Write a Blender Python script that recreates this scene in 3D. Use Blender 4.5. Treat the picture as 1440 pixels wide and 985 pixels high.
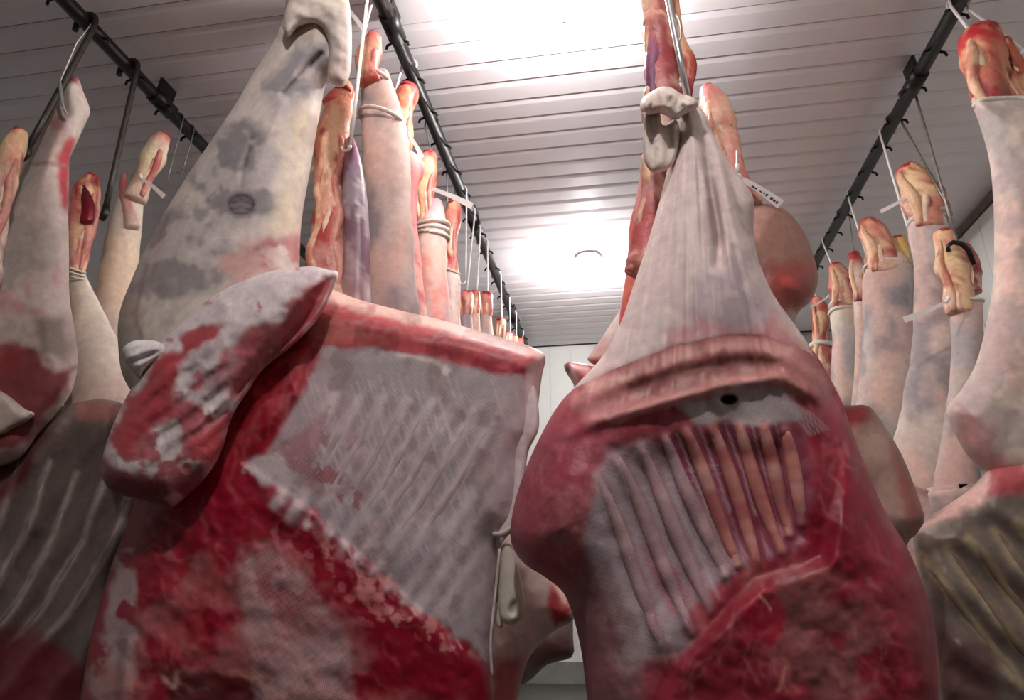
import bpy, math, random
import numpy as np
from mathutils import Vector
from mathutils.geometry import delaunay_2d_cdt

S = bpy.context.scene
COL = S.collection
for o in list(bpy.data.objects):
    bpy.data.objects.remove(o)

# ------------------------------------------------------------------ camera
F, CX, CY = 960.0, 720.0, 492.5
PITCH, YAW = math.radians(20.0), math.radians(9.284)
CZ = 0.60                                   # lens height above the floor
cam_d = bpy.data.cameras.new('camera')
cam = bpy.data.objects.new('camera', cam_d)
COL.objects.link(cam)
cam.location = (0, 0, CZ)
cam.rotation_euler = (math.radians(90) + PITCH, 0, YAW)
cam_d.sensor_width = 36.0
cam_d.sensor_fit = 'HORIZONTAL'
cam_d.lens = 36.0 * F / 1440.0
cam_d.clip_start = 0.02
S.camera = cam

# ------------------------------------------------------------------ world and exposure
w = bpy.data.worlds.new('world')
S.world = w
w.use_nodes = True
w.node_tree.nodes['Background'].inputs[0].default_value = (0.5, 0.5, 0.52, 1)
w.node_tree.nodes['Background'].inputs[1].default_value = 0.05
S.view_settings.view_transform = 'Standard'
S.view_settings.look = 'None'
S.view_settings.gamma = 1
S.view_settings.use_curve_mapping = False
S.view_settings.exposure = 0.4
LAMP_STRENGTH = 480.0                        # the ceiling lamps' glass, see ceiling_lamp()
LAMP_COLOUR = (1.0, 0.95, 0.945)

# ------------------------------------------------------------------ pixel to place
FW = np.array([-math.sin(YAW) * math.cos(PITCH), math.cos(YAW) * math.cos(PITCH), math.sin(PITCH)])
RT = np.array([math.cos(YAW), math.sin(YAW), 0.0])
UP = np.cross(RT, FW)
ORG = np.array([0, 0, CZ])


DY = 0.0                                    # shifts a whole carcass along the rail


def rays(p):
    p = np.atleast_2d(np.asarray(p, float))
    return FW + RT * ((p[:, :1] - CX) / F) - UP * ((p[:, 1:2] - CY) / F)


def P(p, Y):
    """points in the picture to points on the upright plane(s) y = Y"""
    d = rays(p)
    return ORG + d * ((np.asarray(Y, float).reshape(-1, 1) + DY) / d[:, 1:2])


def P1(x, y, Y):
    return P([(x, y)], [Y])[0]


def Pz(x, y, z):
    d = rays([(x, y)])[0]
    return ORG + d * ((z - CZ) / d[2])


def px_m(x, y, Y):
    """metres per pixel at that place"""
    q = P1(x, y, Y) - ORG
    return float(q @ FW) / F


# ------------------------------------------------------------------ numpy helpers
def _hash(i, j, k, s):
    n = (i * 374761393 + j * 668265263 + k * 2147483647 + s * 974634721) & 0xffffffff
    n = ((n ^ (n >> 13)) * 1274126177) & 0xffffffff
    n = (n ^ (n >> 16)) & 0xffff
    return n / 65535.0


def vnoise(p, s=0):
    p = np.asarray(p, float)
    if p.shape[1] == 2:
        p = np.c_[p, np.zeros(len(p))]
    b = np.floor(p).astype(np.int64)
    f = p - b
    f = f * f * (3 - 2 * f)
    r = 0
    for dx in (0, 1):
        wx = f[:, 0] if dx else 1 - f[:, 0]
        for dy in (0, 1):
            wy = f[:, 1] if dy else 1 - f[:, 1]
            for dz in (0, 1):
                wz = f[:, 2] if dz else 1 - f[:, 2]
                r = r + wx * wy * wz * _hash(b[:, 0] + dx, b[:, 1] + dy, b[:, 2] + dz, s)
    return r


def fbm(p, s=0, oct=4):
    p = np.asarray(p, float)
    r, a, t = 0, 1.0, 0
    for o in range(oct):
        r = r + a * vnoise(p * 2 ** o + 17.3 * o, s + o)
        t += a
        a *= 0.5
    return r / t


def sstep(a, b, x):
    t = np.clip((x - a) / (b - a + 1e-9), 0, 1)
    return t * t * (3 - 2 * t)


def lin(c):
    c = np.asarray(c, float) / 255.0
    return np.where(c <= 0.04045, c / 12.92, ((c + 0.055) / 1.055) ** 2.4)


def segd(p, a, b):
    ab = b - a
    t = np.clip(((p - a) @ ab) / max(ab @ ab, 1e-9), 0, 1)
    q = a + t[:, None] * ab
    return np.hypot(*(p - q).T), t


def polyd(p, poly):
    """signed distance, positive inside"""
    poly = np.asarray(poly, float)
    d = np.full(len(p), 1e9)
    ins = np.zeros(len(p), bool)
    n = len(poly)
    for i in range(n):
        a, b = poly[i], poly[(i + 1) % n]
        d = np.minimum(d, segd(p, a, b)[0])
        if a[1] != b[1]:
            c = (a[1] > p[:, 1]) != (b[1] > p[:, 1])
            xi = (b[0] - a[0]) * (p[:, 1] - a[1]) / (b[1] - a[1]) + a[0]
            ins ^= c & (p[:, 0] < xi)
    return np.where(ins, d, -d)


def lined(p, line):
    line = np.asarray(line, float)
    d = np.full(len(p), 1e9)
    for i in range(len(line) - 1):
        d = np.minimum(d, segd(p, line[i], line[i + 1])[0])
    return d


def catmull(pts, step, closed):
    pts = np.asarray(pts, float)
    n = len(pts)
    out = []
    for i in range(n if closed else n - 1):
        if closed:
            a, b, c, d = pts[(i - 1) % n], pts[i], pts[(i + 1) % n], pts[(i + 2) % n]
        else:
            a, b, c, d = pts[max(i - 1, 0)], pts[i], pts[i + 1], pts[min(i + 2, n - 1)]
        k = max(1, int(np.hypot(*(c - b)[:2]) / step))
        for j in range(k):
            t = j / k
            out.append(0.5 * ((2 * b) + (-a + c) * t + (2 * a - 5 * b + 4 * c - d) * t * t + (-a + 3 * b - 3 * c + d) * t ** 3))
    if not closed:
        out.append(pts[-1])
    return np.array(out)


def ell(cx, cy, rx, ry, ang=0, n=18):
    a = math.radians(ang)
    r = []
    for i in range(n):
        t = 2 * math.pi * i / n
        x, y = rx * math.cos(t), ry * math.sin(t)
        r.append((cx + x * math.cos(a) - y * math.sin(a), cy + x * math.sin(a) + y * math.cos(a)))
    return r


# ------------------------------------------------------------------ colour layers
# ('poly'|'line'|'all', geometry, colour, soft, warp, opacity, mottle, width)
def poly(g, c, soft=8, warp=10, op=1.0, mot=None, ws=28):
    return ('poly', g, c, soft, warp, op, mot, 0, ws)


def line(g, c, width=4, soft=3, warp=3, op=1.0, mot=None, ws=28):
    return ('line', g, c, soft, warp, op, mot, width, ws)


def blot(c, scale=60, thr=0.55, soft=0.06, op=1.0, aspect=1.0, seed=0):
    return ('all', None, c, 1, 0, op, (scale, thr, soft, aspect, seed), 0, 28)


def paint(p, base, layers, seed):
    col = np.tile(lin(base), (len(p), 1))
    fine = fbm(p / 22.0, seed + 90, 3)
    col *= (0.86 + 0.28 * fine)[:, None]
    allp, allf, full = p, fine, col
    for li, (k, g, c, soft, warp, op, mot, wd, ws) in enumerate(layers):
        sd = seed * 7 + li * 13
        sel = slice(None)
        if k != 'all':                      # only the points this layer can reach
            ga = np.asarray(g, float)
            mg = soft + wd + warp + 2
            sel = np.nonzero((allp > ga.min(0) - mg).all(1) & (allp < ga.max(0) + mg).all(1))[0]
            if not len(sel):
                continue
        p, fine, col = allp[sel], allf[sel], full[sel]
        q = p
        if warp:
            q = p + warp * 2 * np.c_[fbm(p / ws, sd, 3) - 0.5, fbm(p / ws + 31.7, sd + 3, 3) - 0.5]
        if k == 'poly':
            m = sstep(-soft, soft, polyd(q, g))
        elif k == 'line':
            m = 1 - sstep(wd - soft, wd + soft, lined(q, g))
        else:
            m = np.ones(len(p))
        if mot:
            sc, th, so, asp, ms = (list(mot) + [1.0, 0])[:5] if len(mot) < 5 else mot
            m = m * sstep(th - so, th + so, fbm(np.c_[p[:, 0] / sc, p[:, 1] / (sc * asp)], sd + 5 + int(ms), 4))
        m = (m * op)[:, None]
        full[sel] = col * (1 - m) + lin(c) * (0.9 + 0.2 * fine)[:, None] * m
    col = full
    return col


# ------------------------------------------------------------------ materials
def nodes(m):
    m.use_nodes = True
    nt = m.node_tree
    return nt, nt.nodes, nt.links, nt.nodes['Principled BSDF']


def flesh_mat(name, rough=0.42, net=0.0, bump=0.25, scale=60.0, sss=0.0):
    m = bpy.data.materials.new(name)
    nt, N, L, b = nodes(m)
    at = N.new('ShaderNodeAttribute')
    at.attribute_name = 'Col'
    tc = N.new('ShaderNodeTexCoord')
    no = N.new('ShaderNodeTexNoise')
    no.inputs['Scale'].default_value = scale
    no.inputs['Detail'].default_value = 6
    L.new(tc.outputs['Object'], no.inputs['Vector'])
    mr = N.new('ShaderNodeMapRange')
    mr.inputs['From Min'].default_value = 0.3
    mr.inputs['From Max'].default_value = 0.7
    mr.inputs['To Min'].default_value = 0.88
    mr.inputs['To Max'].default_value = 1.10
    L.new(no.outputs['Fac'], mr.inputs['Value'])
    mx = N.new('ShaderNodeMix')
    mx.data_type = 'RGBA'
    mx.blend_type = 'MULTIPLY'
    mx.inputs['Factor'].default_value = 1.0
    L.new(at.outputs['Color'], mx.inputs['A'])
    L.new(mr.outputs['Result'], mx.inputs['B'])
    colour, height = mx.outputs['Result'], no.outputs['Fac']
    if net > 0:
        # woven gauze: two sets of fine threads
        ma = N.new('ShaderNodeAttribute')
        ma.attribute_name = 'net'
        waves = []
        for ang in (0.35, 1.75):
            mp = N.new('ShaderNodeMapping')
            mp.inputs['Rotation'].default_value = (0, ang, 0)
            L.new(tc.outputs['Object'], mp.inputs['Vector'])
            wv = N.new('ShaderNodeTexWave')
            wv.bands_direction = 'X'
            wv.inputs['Scale'].default_value = 95.0
            wv.inputs['Distortion'].default_value = 2.2
            wv.inputs['Detail'].default_value = 2.0
            wv.inputs['Detail Scale'].default_value = 0.35
            L.new(mp.outputs['Vector'], wv.inputs['Vector'])
            waves.append(wv)
        mm = N.new('ShaderNodeMath')
        mm.operation = 'MAXIMUM'
        L.new(waves[0].outputs['Fac'], mm.inputs[0])
        L.new(waves[1].outputs['Fac'], mm.inputs[1])
        m2 = N.new('ShaderNodeMath')
        m2.operation = 'MULTIPLY'
        L.new(mm.outputs[0], m2.inputs[0])
        L.new(ma.outputs['Fac'], m2.inputs[1])
        m3 = N.new('ShaderNodeMath')
        m3.operation = 'MULTIPLY'
        m3.inputs[1].default_value = net
        L.new(m2.outputs[0], m3.inputs[0])
        mg = N.new('ShaderNodeMix')
        mg.data_type = 'RGBA'
        L.new(m3.outputs[0], mg.inputs['Factor'])
        L.new(colour, mg.inputs['A'])
        mg.inputs['B'].default_value = (0.62, 0.56, 0.55, 1)
        colour = mg.outputs['Result']
        ad = N.new('ShaderNodeMath')
        ad.operation = 'MULTIPLY_ADD'
        L.new(m2.outputs[0], ad.inputs[0])
        ad.inputs[1].default_value = 0.35
        L.new(no.outputs['Fac'], ad.inputs[2])
        height = ad.outputs[0]
        rr = N.new('ShaderNodeMapRange')
        rr.inputs['To Min'].default_value = rough
        rr.inputs['To Max'].default_value = 0.75
        L.new(ma.outputs['Fac'], rr.inputs['Value'])
        L.new(rr.outputs['Result'], b.inputs['Roughness'])
    else:
        b.inputs['Roughness'].default_value = rough
    bp = N.new('ShaderNodeBump')
    bp.inputs['Strength'].default_value = bump
    bp.inputs['Distance'].default_value = 0.006
    L.new(height, bp.inputs['Height'])
    L.new(bp.outputs['Normal'], b.inputs['Normal'])
    L.new(colour, b.inputs['Base Color'])
    b.inputs['Specular IOR Level'].default_value = 0.35
    if sss:
        b.inputs['Subsurface Weight'].default_value = sss
        b.inputs['Subsurface Radius'].default_value = (0.012, 0.004, 0.003)
        b.inputs['Subsurface Scale'].default_value = 1.0
    return m


def plain_mat(name, c, rough=0.5, metal=0.0, var=0.12, scale=12.0, bump=0.0, spec=0.5):
    m = bpy.data.materials.new(name)
    nt, N, L, b = nodes(m)
    tc = N.new('ShaderNodeTexCoord')
    no = N.new('ShaderNodeTexNoise')
    no.inputs['Scale'].default_value = scale
    no.inputs['Detail'].default_value = 5
    L.new(tc.outputs['Object'], no.inputs['Vector'])
    r = N.new('ShaderNodeMapRange')
    r.inputs['From Min'].default_value = 0.3
    r.inputs['From Max'].default_value = 0.7
    r.inputs['To Min'].default_value = 1 - var
    r.inputs['To Max'].default_value = 1.0
    L.new(no.outputs['Fac'], r.inputs['Value'])
    x = N.new('ShaderNodeMix')
    x.data_type = 'RGBA'
    x.blend_type = 'MULTIPLY'
    x.inputs['Factor'].default_value = 1
    x.inputs['A'].default_value = (*lin(c), 1)
    L.new(r.outputs['Result'], x.inputs['B'])
    L.new(x.outputs['Result'], b.inputs['Base Color'])
    b.inputs['Roughness'].default_value = rough
    b.inputs['Metallic'].default_value = metal
    b.inputs['Specular IOR Level'].default_value = spec
    if bump:
        bp = N.new('ShaderNodeBump')
        bp.inputs['Strength'].default_value = bump
        bp.inputs['Distance'].default_value = 0.002
        L.new(no.outputs['Fac'], bp.inputs['Height'])
        L.new(bp.outputs['Normal'], b.inputs['Normal'])
    return m


def glow_mat(name, c, s):
    m = bpy.data.materials.new(name)
    nt, N, L, b = nodes(m)
    b.inputs['Base Color'].default_value = (0.9, 0.9, 0.9, 1)
    b.inputs['Emission Color'].default_value = (*c, 1)
    b.inputs['Emission Strength'].default_value = s
    return m


M = dict(
    flesh=flesh_mat('raw_flesh', 0.38, 0.0, 0.25, 55),
    net=flesh_mat('netted_flesh', 0.45, 0.34, 0.22, 60),
    gauze=flesh_mat('gauze_over_flesh', 0.55, 0.16, 0.22, 45),
    bone=flesh_mat('bone_and_tendon', 0.4, 0.0, 0.5, 70),
    cloth=plain_mat('cotton_gauze', (226, 216, 204), 0.85, 0, 0.25, 90, 0.5, 0.2),
    twine=plain_mat('white_twine', (232, 228, 222), 0.8, 0, 0.15, 60),
    rail=plain_mat('black_rail_steel', (40, 36, 34), 0.4, 0.35, 0.5, 30, 0.3),
    rust=plain_mat('dull_dark_steel', (74, 68, 62), 0.45, 0.6, 0.4, 40, 0.3),
    steel=plain_mat('bright_steel', (214, 210, 208), 0.28, 0.75, 0.15, 30),
    grey_steel=plain_mat('grey_steel', (140, 136, 130), 0.4, 0.6, 0.25, 30),
    tag=plain_mat('white_plastic_strap', (240, 236, 234), 0.5, 0, 0.06, 40),
    ink=plain_mat('dark_ink', (70, 66, 74), 0.7, 0, 0.2, 40),
    ceiling=plain_mat('white_enamel_sheet', (242, 237, 239), 0.3, 0, 0.07, 3),
    gap=plain_mat('dark_joint', (74, 68, 70), 0.8, 0, 0.2, 8),
    wall=plain_mat('white_wall_panel', (232, 234, 230), 0.45, 0, 0.06, 4),
    kerb=plain_mat('grey_kerb', (140, 142, 134), 0.6, 0, 0.2, 12, 0.2),
    floor=plain_mat('wet_grey_floor', (70, 70, 66), 0.35, 0, 0.4, 6, 0.3),
    trim=plain_mat('brown_trim', (112, 96, 88), 0.6, 0, 0.3, 20),
    porcelain=plain_mat('white_porcelain', (226, 222, 216), 0.3, 0, 0.05, 10),
    glow=glow_mat('lit_glass', LAMP_COLOUR, LAMP_STRENGTH),
    glow_front=glow_mat('lit_glass_front', LAMP_COLOUR, LAMP_STRENGTH * 1.32),
)


# ------------------------------------------------------------------ object helpers
def empty(name, loc, label=None, cat=None, group=None):
    o = bpy.data.objects.new(name, None)
    o.empty_display_size = 0.05
    COL.objects.link(o)
    o.location = tuple(float(v) for v in loc)
    tag(o, label, cat, group)
    return o


def tag(o, label=None, cat=None, group=None, kind=None):
    if label:
        o['label'] = label
    if cat:
        o['category'] = cat
    if group:
        o['group'] = group
    if kind:
        o['kind'] = kind
    return o


def mesh_obj(name, verts, faces, mat, parent=None, cols=None, net=None, smooth=True, label=None):
    verts = np.asarray(verts, float)
    off = np.array(parent_world(parent)) if parent else verts.mean(axis=0)
    me = bpy.data.meshes.new(name)
    me.from_pydata((verts - off).tolist(), [], [tuple(int(i) for i in f) for f in faces])
    if cols is not None:
        a = me.color_attributes.new('Col', 'FLOAT_COLOR', 'POINT')
        a.data.foreach_set('color', np.c_[np.clip(cols, 0, 1), np.ones(len(cols))].astype(np.float32).ravel())
    if net is not None:
        a = me.attributes.new('net', 'FLOAT', 'POINT')
        a.data.foreach_set('value', np.asarray(net, np.float32))
    me.materials.append(mat)
    if smooth:
        me.polygons.foreach_set('use_smooth', [True] * len(me.polygons))
    me.update()
    o = bpy.data.objects.new(name, me)
    COL.objects.link(o)
    if parent:
        o.parent = parent
    else:
        o.location = tuple(off)
    if label:
        o['label'] = label
    return o


def parent_world(p):
    v = Vector((0, 0, 0))
    while p is not None:
        v = v + p.location
        p = p.parent
    return v


def box_geo(x0, x1, y0, y1, z0, z1):
    v = [(x, y, z) for x in (x0, x1) for y in (y0, y1) for z in (z0, z1)]
    f = [(0, 1, 3, 2), (4, 6, 7, 5), (0, 4, 5, 1), (2, 3, 7, 6), (0, 2, 6, 4), (1, 5, 7, 3)]
    return v, f


def tube_geo(pts, rad, seg=8, closed_ends=True):
    pts = np.asarray(pts, float)
    n = len(pts)
    rad = np.broadcast_to(np.asarray(rad, float), (n,))
    T = np.gradient(pts, axis=0)
    T /= np.linalg.norm(T, axis=1)[:, None] + 1e-12
    ref = np.array([0, 1.0, 0]) if abs(T[0][1]) < 0.9 else np.array([1.0, 0, 0])
    V, Fc = [], []
    for i in range(n):
        a = np.cross(T[i], ref)
        a /= np.linalg.norm(a) + 1e-12
        b = np.cross(T[i], a)
        ref = -b if i == -1 else ref
        for k in range(seg):
            t = 2 * math.pi * k / seg
            V.append(pts[i] + rad[i] * (math.cos(t) * a + math.sin(t) * b))
    for i in range(n - 1):
        for k in range(seg):
            k2 = (k + 1) % seg
            Fc.append((i * seg + k, i * seg + k2, (i + 1) * seg + k2, (i + 1) * seg + k))
    if closed_ends:
        Fc.append(tuple(range(seg))[::-1])
        Fc.append(tuple((n - 1) * seg + k for k in range(seg)))
    return V, Fc


def tube(name, pts, rad, mat, parent=None, seg=8, smooth_step=None, label=None):
    if smooth_step:
        n0 = len(pts)
        pts = catmull3(pts, smooth_step)
        if np.ndim(rad):
            rad = np.interp(np.linspace(0, n0 - 1, len(pts)), range(n0), rad)
    v, f = tube_geo(pts, rad, seg)
    return mesh_obj(name, v, f, mat, parent, label=label)


def catmull3(pts, k=6):
    pts = np.asarray(pts, float)
    out = []
    n = len(pts)
    for i in range(n - 1):
        a, b, c, d = pts[max(i - 1, 0)], pts[i], pts[i + 1], pts[min(i + 2, n - 1)]
        for j in range(k):
            t = j / k
            out.append(0.5 * ((2 * b) + (-a + c) * t + (2 * a - 5 * b + 4 * c - d) * t * t + (-a + 3 * b - 3 * c + d) * t ** 3))
    out.append(pts[-1])
    return np.array(out)


# ---- a slab of meat: an outline with its own distance, thickness and relief
class Slab:
    def __init__(self, outline, Y, front=0.08, back=0.05, R=60, relief=None, tilt=(0, 0), res=4.0, flat=0.0, hull=None, blend=None):
        self.out = catmull(outline, res * 1.3, True)
        self.Y, self.front, self.back, self.R = Y, front, back, R
        self.relief, self.tilt, self.res, self.flat = relief, tilt, res, flat
        self.c = self.out.mean(axis=0)
        self.blend = blend
        self.hull = self.out if hull is None else np.asarray(hull, float)   # outline that the rounding follows

    def plane(self, p):
        return self.Y + (p[:, 0] - self.c[0]) * self.tilt[0] + (p[:, 1] - self.c[1]) * self.tilt[1]

    def bulge(self, p):
        d = np.maximum(polyd(p, self.hull), 0)
        t = 1 - np.clip(d / self.R, 0, 1)
        return np.sqrt(np.maximum(1 - t * t, 0)), d

    def depth(self, p):
        """distance y of the front skin at picture points p"""
        p = np.atleast_2d(np.asarray(p, float))
        b, d = self.bulge(p)
        y = self.plane(p) - self.front * b
        if self.relief is not None:
            y = y - self.relief(p) * sstep(0, 14, d)
        if self.blend is not None:
            y = self.blend(p, y)
        return y

    def at(self, x, y, lift=0.0):
        Y = self.depth([(x, y)])[0] - lift
        return P1(x, y, Y)

    def build(self, name, mat, parent, base, layers, seed, net=None, label=None):
        res = self.res
        o = self.out
        lo, hi = o.min(0), o.max(0)
        gx = np.arange(lo[0] + res / 2, hi[0], res)
        gy = np.arange(lo[1] + res / 2, hi[1], res * 0.87)
        G = np.array([(x + (res / 2 if j % 2 else 0), y) for j, y in enumerate(gy) for x in gx])
        d = polyd(G, o)
        G = G[d > res * 0.55]
        nb = len(o)
        pts = np.vstack([o, G])
        vv, _, ff, _, _, _ = delaunay_2d_cdt([Vector(map(float, q)) for q in pts], [(i, (i + 1) % nb) for i in range(nb)],
                                             [], 1, 1e-5)
        p = np.array([(v[0], v[1]) for v in vv])
        b, dd = self.bulge(p)
        ft = P(p, self.depth(p))
        bk = P(p, self.plane(p) + self.back * b + (0.004 if self.back else 0.0))
        n = len(p)
        faces = [tuple(f) for f in ff]
        # which way round?
        a0, a1, a2 = [ft[i] for i in faces[len(faces) // 2][:3]]
        if np.cross(a1 - a0, a2 - a0)[1] > 0:
            faces = [f[::-1] for f in faces]
        F2 = faces + [tuple(i + n for i in f[::-1]) for f in faces]
        # close the rim
        cnt = {}
        for f in faces:
            for i in range(len(f)):
                e = (f[i], f[(i + 1) % len(f)])
                cnt[e] = 1
        for (i, j) in list(cnt):
            if (j, i) not in cnt:
                F2.append((j, i, i + n, j + n))
        c = paint(p, base, layers, seed)
        V = np.vstack([ft, bk])
        nt = None
        if net is not None:
            q = net(p)
            nt = np.r_[q, q]
        return mesh_obj(name, V, F2, mat, parent, np.vstack([c, c]), nt, label=label)


# ---- a limb: picture centreline with half widths, a true round body
def limb(name, pts, Y, mat, parent, depth=0.9, seg=20, mott=(), seed=0, drop=(), lump=0.06, net=None, cap=0.35, label=None,
         dropcol=None, tilt=0.0):
    a = np.array([list(q[:3]) + list(lin(q[3])) for q in pts], float)
    c = catmull(a, 6, False)
    Yc = Y + (c[:, 1] - c[0, 1]) * tilt
    W = P(c[:, :2], Yc)
    R = np.array([c[i, 2] * float((W[i] - ORG) @ FW) / F for i in range(len(c))])
    C = c[:, 3:6]
    bony = mat is M['bone'] and name in ('knuckle', 'shank')
    u = np.arange(len(R)) * 6.0
    wob = fbm(np.c_[u / (22 if bony else 46), np.full(len(u), seed * 1.7)], seed + 40, 2) - .5
    R = R * (1 + (0.42 if bony else 0.14) * wob)
    W0, R0, C0 = W.copy(), R.copy(), C.copy()
    if drop:
        last, k = W[-1], []
        zs = np.array([[last[2], R[-1]]] + [list(q[:2]) for q in drop])
        ex = catmull(np.c_[zs[:, 0] * 300, zs[:, 1] * 300], 8, False)[1:] / 300
        W = np.vstack([W, np.c_[np.full(len(ex), last[0]), np.full(len(ex), last[1]), ex[:, 0]]])
        R = np.r_[R, ex[:, 1]]
        dc = lin(dropcol) if dropcol is not None else C[-1]
        t = np.linspace(0, 1, len(ex))[:, None]
        C = np.vstack([C, C[-1] * (1 - sstep(0, .4, t)) + dc * sstep(0, .4, t)])
    # rounded ends
    def endcap(w0, w1, r, col, k=4):
        dirv = (w0 - w1) / (np.linalg.norm(w0 - w1) + 1e-9)
        ps, rs = [], []
        for j in range(1, k + 1):
            t = j / k * math.pi / 2 * 0.97
            ps.append(w0 + dirv * r * cap * math.sin(t))
            rs.append(r * math.cos(t))
        return np.array(ps), np.array(rs), np.tile(col, (k, 1))
    p0, r0, c0 = endcap(W[0], W[1], R[0], C[0])
    p1, r1, c1 = endcap(W[-1], W[-2], R[-1], C[-1])
    W = np.vstack([p0[::-1], W, p1])
    R = np.r_[r0[::-1], R, r1]
    C = np.vstack([c0, C, c1])
    n = len(W)
    T = np.gradient(W, axis=0)
    T /= np.linalg.norm(T, axis=1)[:, None] + 1e-12
    V = np.zeros((n, seg, 3))
    ref = np.array([0, 1.0, 0])
    for i in range(n):
        s = np.cross(T[i], ref)
        s /= np.linalg.norm(s) + 1e-12
        b = np.cross(s, T[i])
        for k in range(seg):
            t = 2 * math.pi * k / seg
            V[i, k] = W[i] + R[i] * (math.cos(t) * s + math.sin(t) * b * depth)
    V = V.reshape(-1, 3)
    cw = np.repeat(W, seg, axis=0)
    nn = fbm(V * 16 + seed * 3.1, seed, 3) - 0.5
    if mat is M['bone']:
        lump = lump * 1.2
        rid = 1 - np.abs(2 * fbm(V * np.array([34, 34, 13]) + seed, seed + 8, 2) - 1)
        nn = nn + 1.3 * (rid - 0.75)
        tw = 0.10 * np.sin(np.tile(np.arange(seg), n) * 4 * math.pi / seg + V[:, 2] * 40 + seed)
        nn = nn + tw / (2 * lump) * 0.6
    V = cw + (V - cw) * (1 + 2 * lump * nn)[:, None]
    cc = np.repeat(C, seg, axis=0) * (0.85 + 0.3 * fbm(V * 45, seed + 2, 3))[:, None]
    for j, q in enumerate(mott):
        col, sc, th, so, op = (list(q) + [0.05, 1.0])[:5] if len(q) == 3 else (list(q) + [1.0])[:5]
        m = sstep(th - so, th + so, fbm(V * np.array([1, 1, 0.55]) * sc + 5.5 * j, seed * 5 + j + 11, 4)) * op
        cc = cc * (1 - m[:, None]) + lin(col) * m[:, None]
    Fc = []
    for i in range(n - 1):
        for k in range(seg):
            k2 = (k + 1) % seg
            Fc.append((i * seg + k, (i + 1) * seg + k, (i + 1) * seg + k2, i * seg + k2))
    Fc.append(tuple(range(seg)))
    Fc.append(tuple((n - 1) * seg + k for k in range(seg))[::-1])
    ntv = None if net is None else np.full(len(V), net)
    if mat is M['gauze']:
        pass
    o = mesh_obj(name, V, Fc, mat, parent, cc, ntv, label=label)
    if bony and len(W0) > 4:
        vw = (W0[0] - ORG) / np.linalg.norm(W0[0] - ORG)
        for j, (off, rr_, col) in enumerate(((-.62, .30, (228, 186, 150)), (.55, .34, (206, 142, 126)), (.02, .26, (236, 206, 178)))):
            i0, i1 = int(len(W0) * (.12 + .08 * j)), len(W0) - 1
            idx = np.arange(i0, i1)
            if len(idx) < 3:
                continue
            wv = .16 * np.sin(idx * .5 + seed + j)
            sx = np.array([RT * R0[i] * (off + wv[k]) - vw * R0[i] * depth * math.sqrt(max(1 - (off + wv[k]) ** 2, .1)) * .86 for k, i in enumerate(idx)])
            tp = np.sin(np.linspace(.35, math.pi - .35, len(idx))) ** .5
            v, f = tube_geo(W0[idx] + sx, R0[idx] * rr_ * tp, 8)
            v = np.array(v)
            tc_ = np.tile(lin(col), (len(v), 1)) * (.8 + .4 * fbm(v * 60, seed + j, 3))[:, None]
            m = sstep(.52, .62, fbm(v * np.array([40, 40, 20]), seed + 3 * j, 3))[:, None] * .7
            mesh_obj('tendon', v, f, mat, o, tc_ * (1 - m) + lin((178, 82, 78)) * m)
        # sawn end of the bone
        dn = (W0[0] - W0[2]) / np.linalg.norm(W0[0] - W0[2])
        v, f = tube_geo([W0[0] - dn * R0[0] * .1, W0[0] + dn * R0[0] * cap * .8, W0[0] + dn * R0[0] * cap * 1.15], [R0[0] * .92, R0[0] * .86, R0[0] * .6], 12)
        v = np.array(v)
        tc_ = np.tile(lin((176, 52, 54)), (len(v), 1)) * (.7 + .6 * fbm(v * 70, seed, 3))[:, None]
        mesh_obj('cut_end', v, f, mat, o, tc_)
    return o


def band(name, x, y, hw, Y, parent, mat, thick=3.0, tilt=0.0, depth=0.9, sag=4):
    """a ring of rolled gauze or twine round a limb (tilt in pixels across)"""
    m = px_m(x, y, Y)
    c = P1(x, y, Y)
    pts = []
    for k in range(25):
        t = 2 * math.pi * k / 24
        pts.append(c + np.array([hw * m * math.cos(t), depth * hw * m * math.sin(t), -tilt * m * math.cos(t) + sag * m * math.sin(2 * t) * 0.3]))
    return tube(name, pts, thick * m, mat, parent, 7)


GREY, CREAM, PINK = (128, 119, 124), (222, 204, 184), (222, 150, 142)
RED, DEEP, TAN, FAT = (176, 40, 52), (126, 10, 26), (208, 140, 104), (226, 212, 200)
STOCK = ((GREY, 6.5, 0.51, 0.06, 0.85), ((224, 180, 162), 8, 0.57, 0.07, 0.65), ((190, 172, 162), 26, 0.58, 0.06, 0.5))
BONY = (((196, 96, 84), 20, 0.55, 0.07, 0.7), ((236, 204, 156), 28, 0.56, 0.06, 0.7), ((150, 40, 44), 34, 0.64, 0.04, 0.8), ((110, 60, 56), 60, 0.68, 0.03, 0.6))

# ================================================================== THE COLD ROOM
X0, X1, Y0, Y1, ZC = -4.1, 2.08, -4.6, 5.66, 2.70
RAILZ, RAILR = 2.58, 0.027
RAILS = dict(left=-1.85, near=-0.75, mid=0.22, right=1.26)


def struct(name, geo, mat):
    return tag(mesh_obj(name, geo[0], geo[1], mat, None, smooth=False), kind='structure')


ceil = struct('ceiling', box_geo(X0 - .1, X1 + .1, Y0 - .1, Y1 + .1, ZC, ZC + 0.06), M['gap'])
floor = struct('floor', box_geo(X0 - .1, X1 + .1, Y0 - .1, Y1 + .1, -0.06, 0), M['floor'])
wall_b = struct('wall_back', box_geo(X0 - .1, X1 + .1, Y1, Y1 + .08, 0, ZC), M['wall'])
wall_r = struct('wall_right', box_geo(X1, X1 + .08, Y0, Y1, 0, ZC), M['wall'])
wall_l = struct('wall_left', box_geo(X0 - .08, X0, Y0, Y1, 0, ZC), M['wall'])
wall_f = struct('wall_front', box_geo(X0 - .1, X1 + .1, Y0 - .08, Y0, 0, ZC), M['kerb'])


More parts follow.
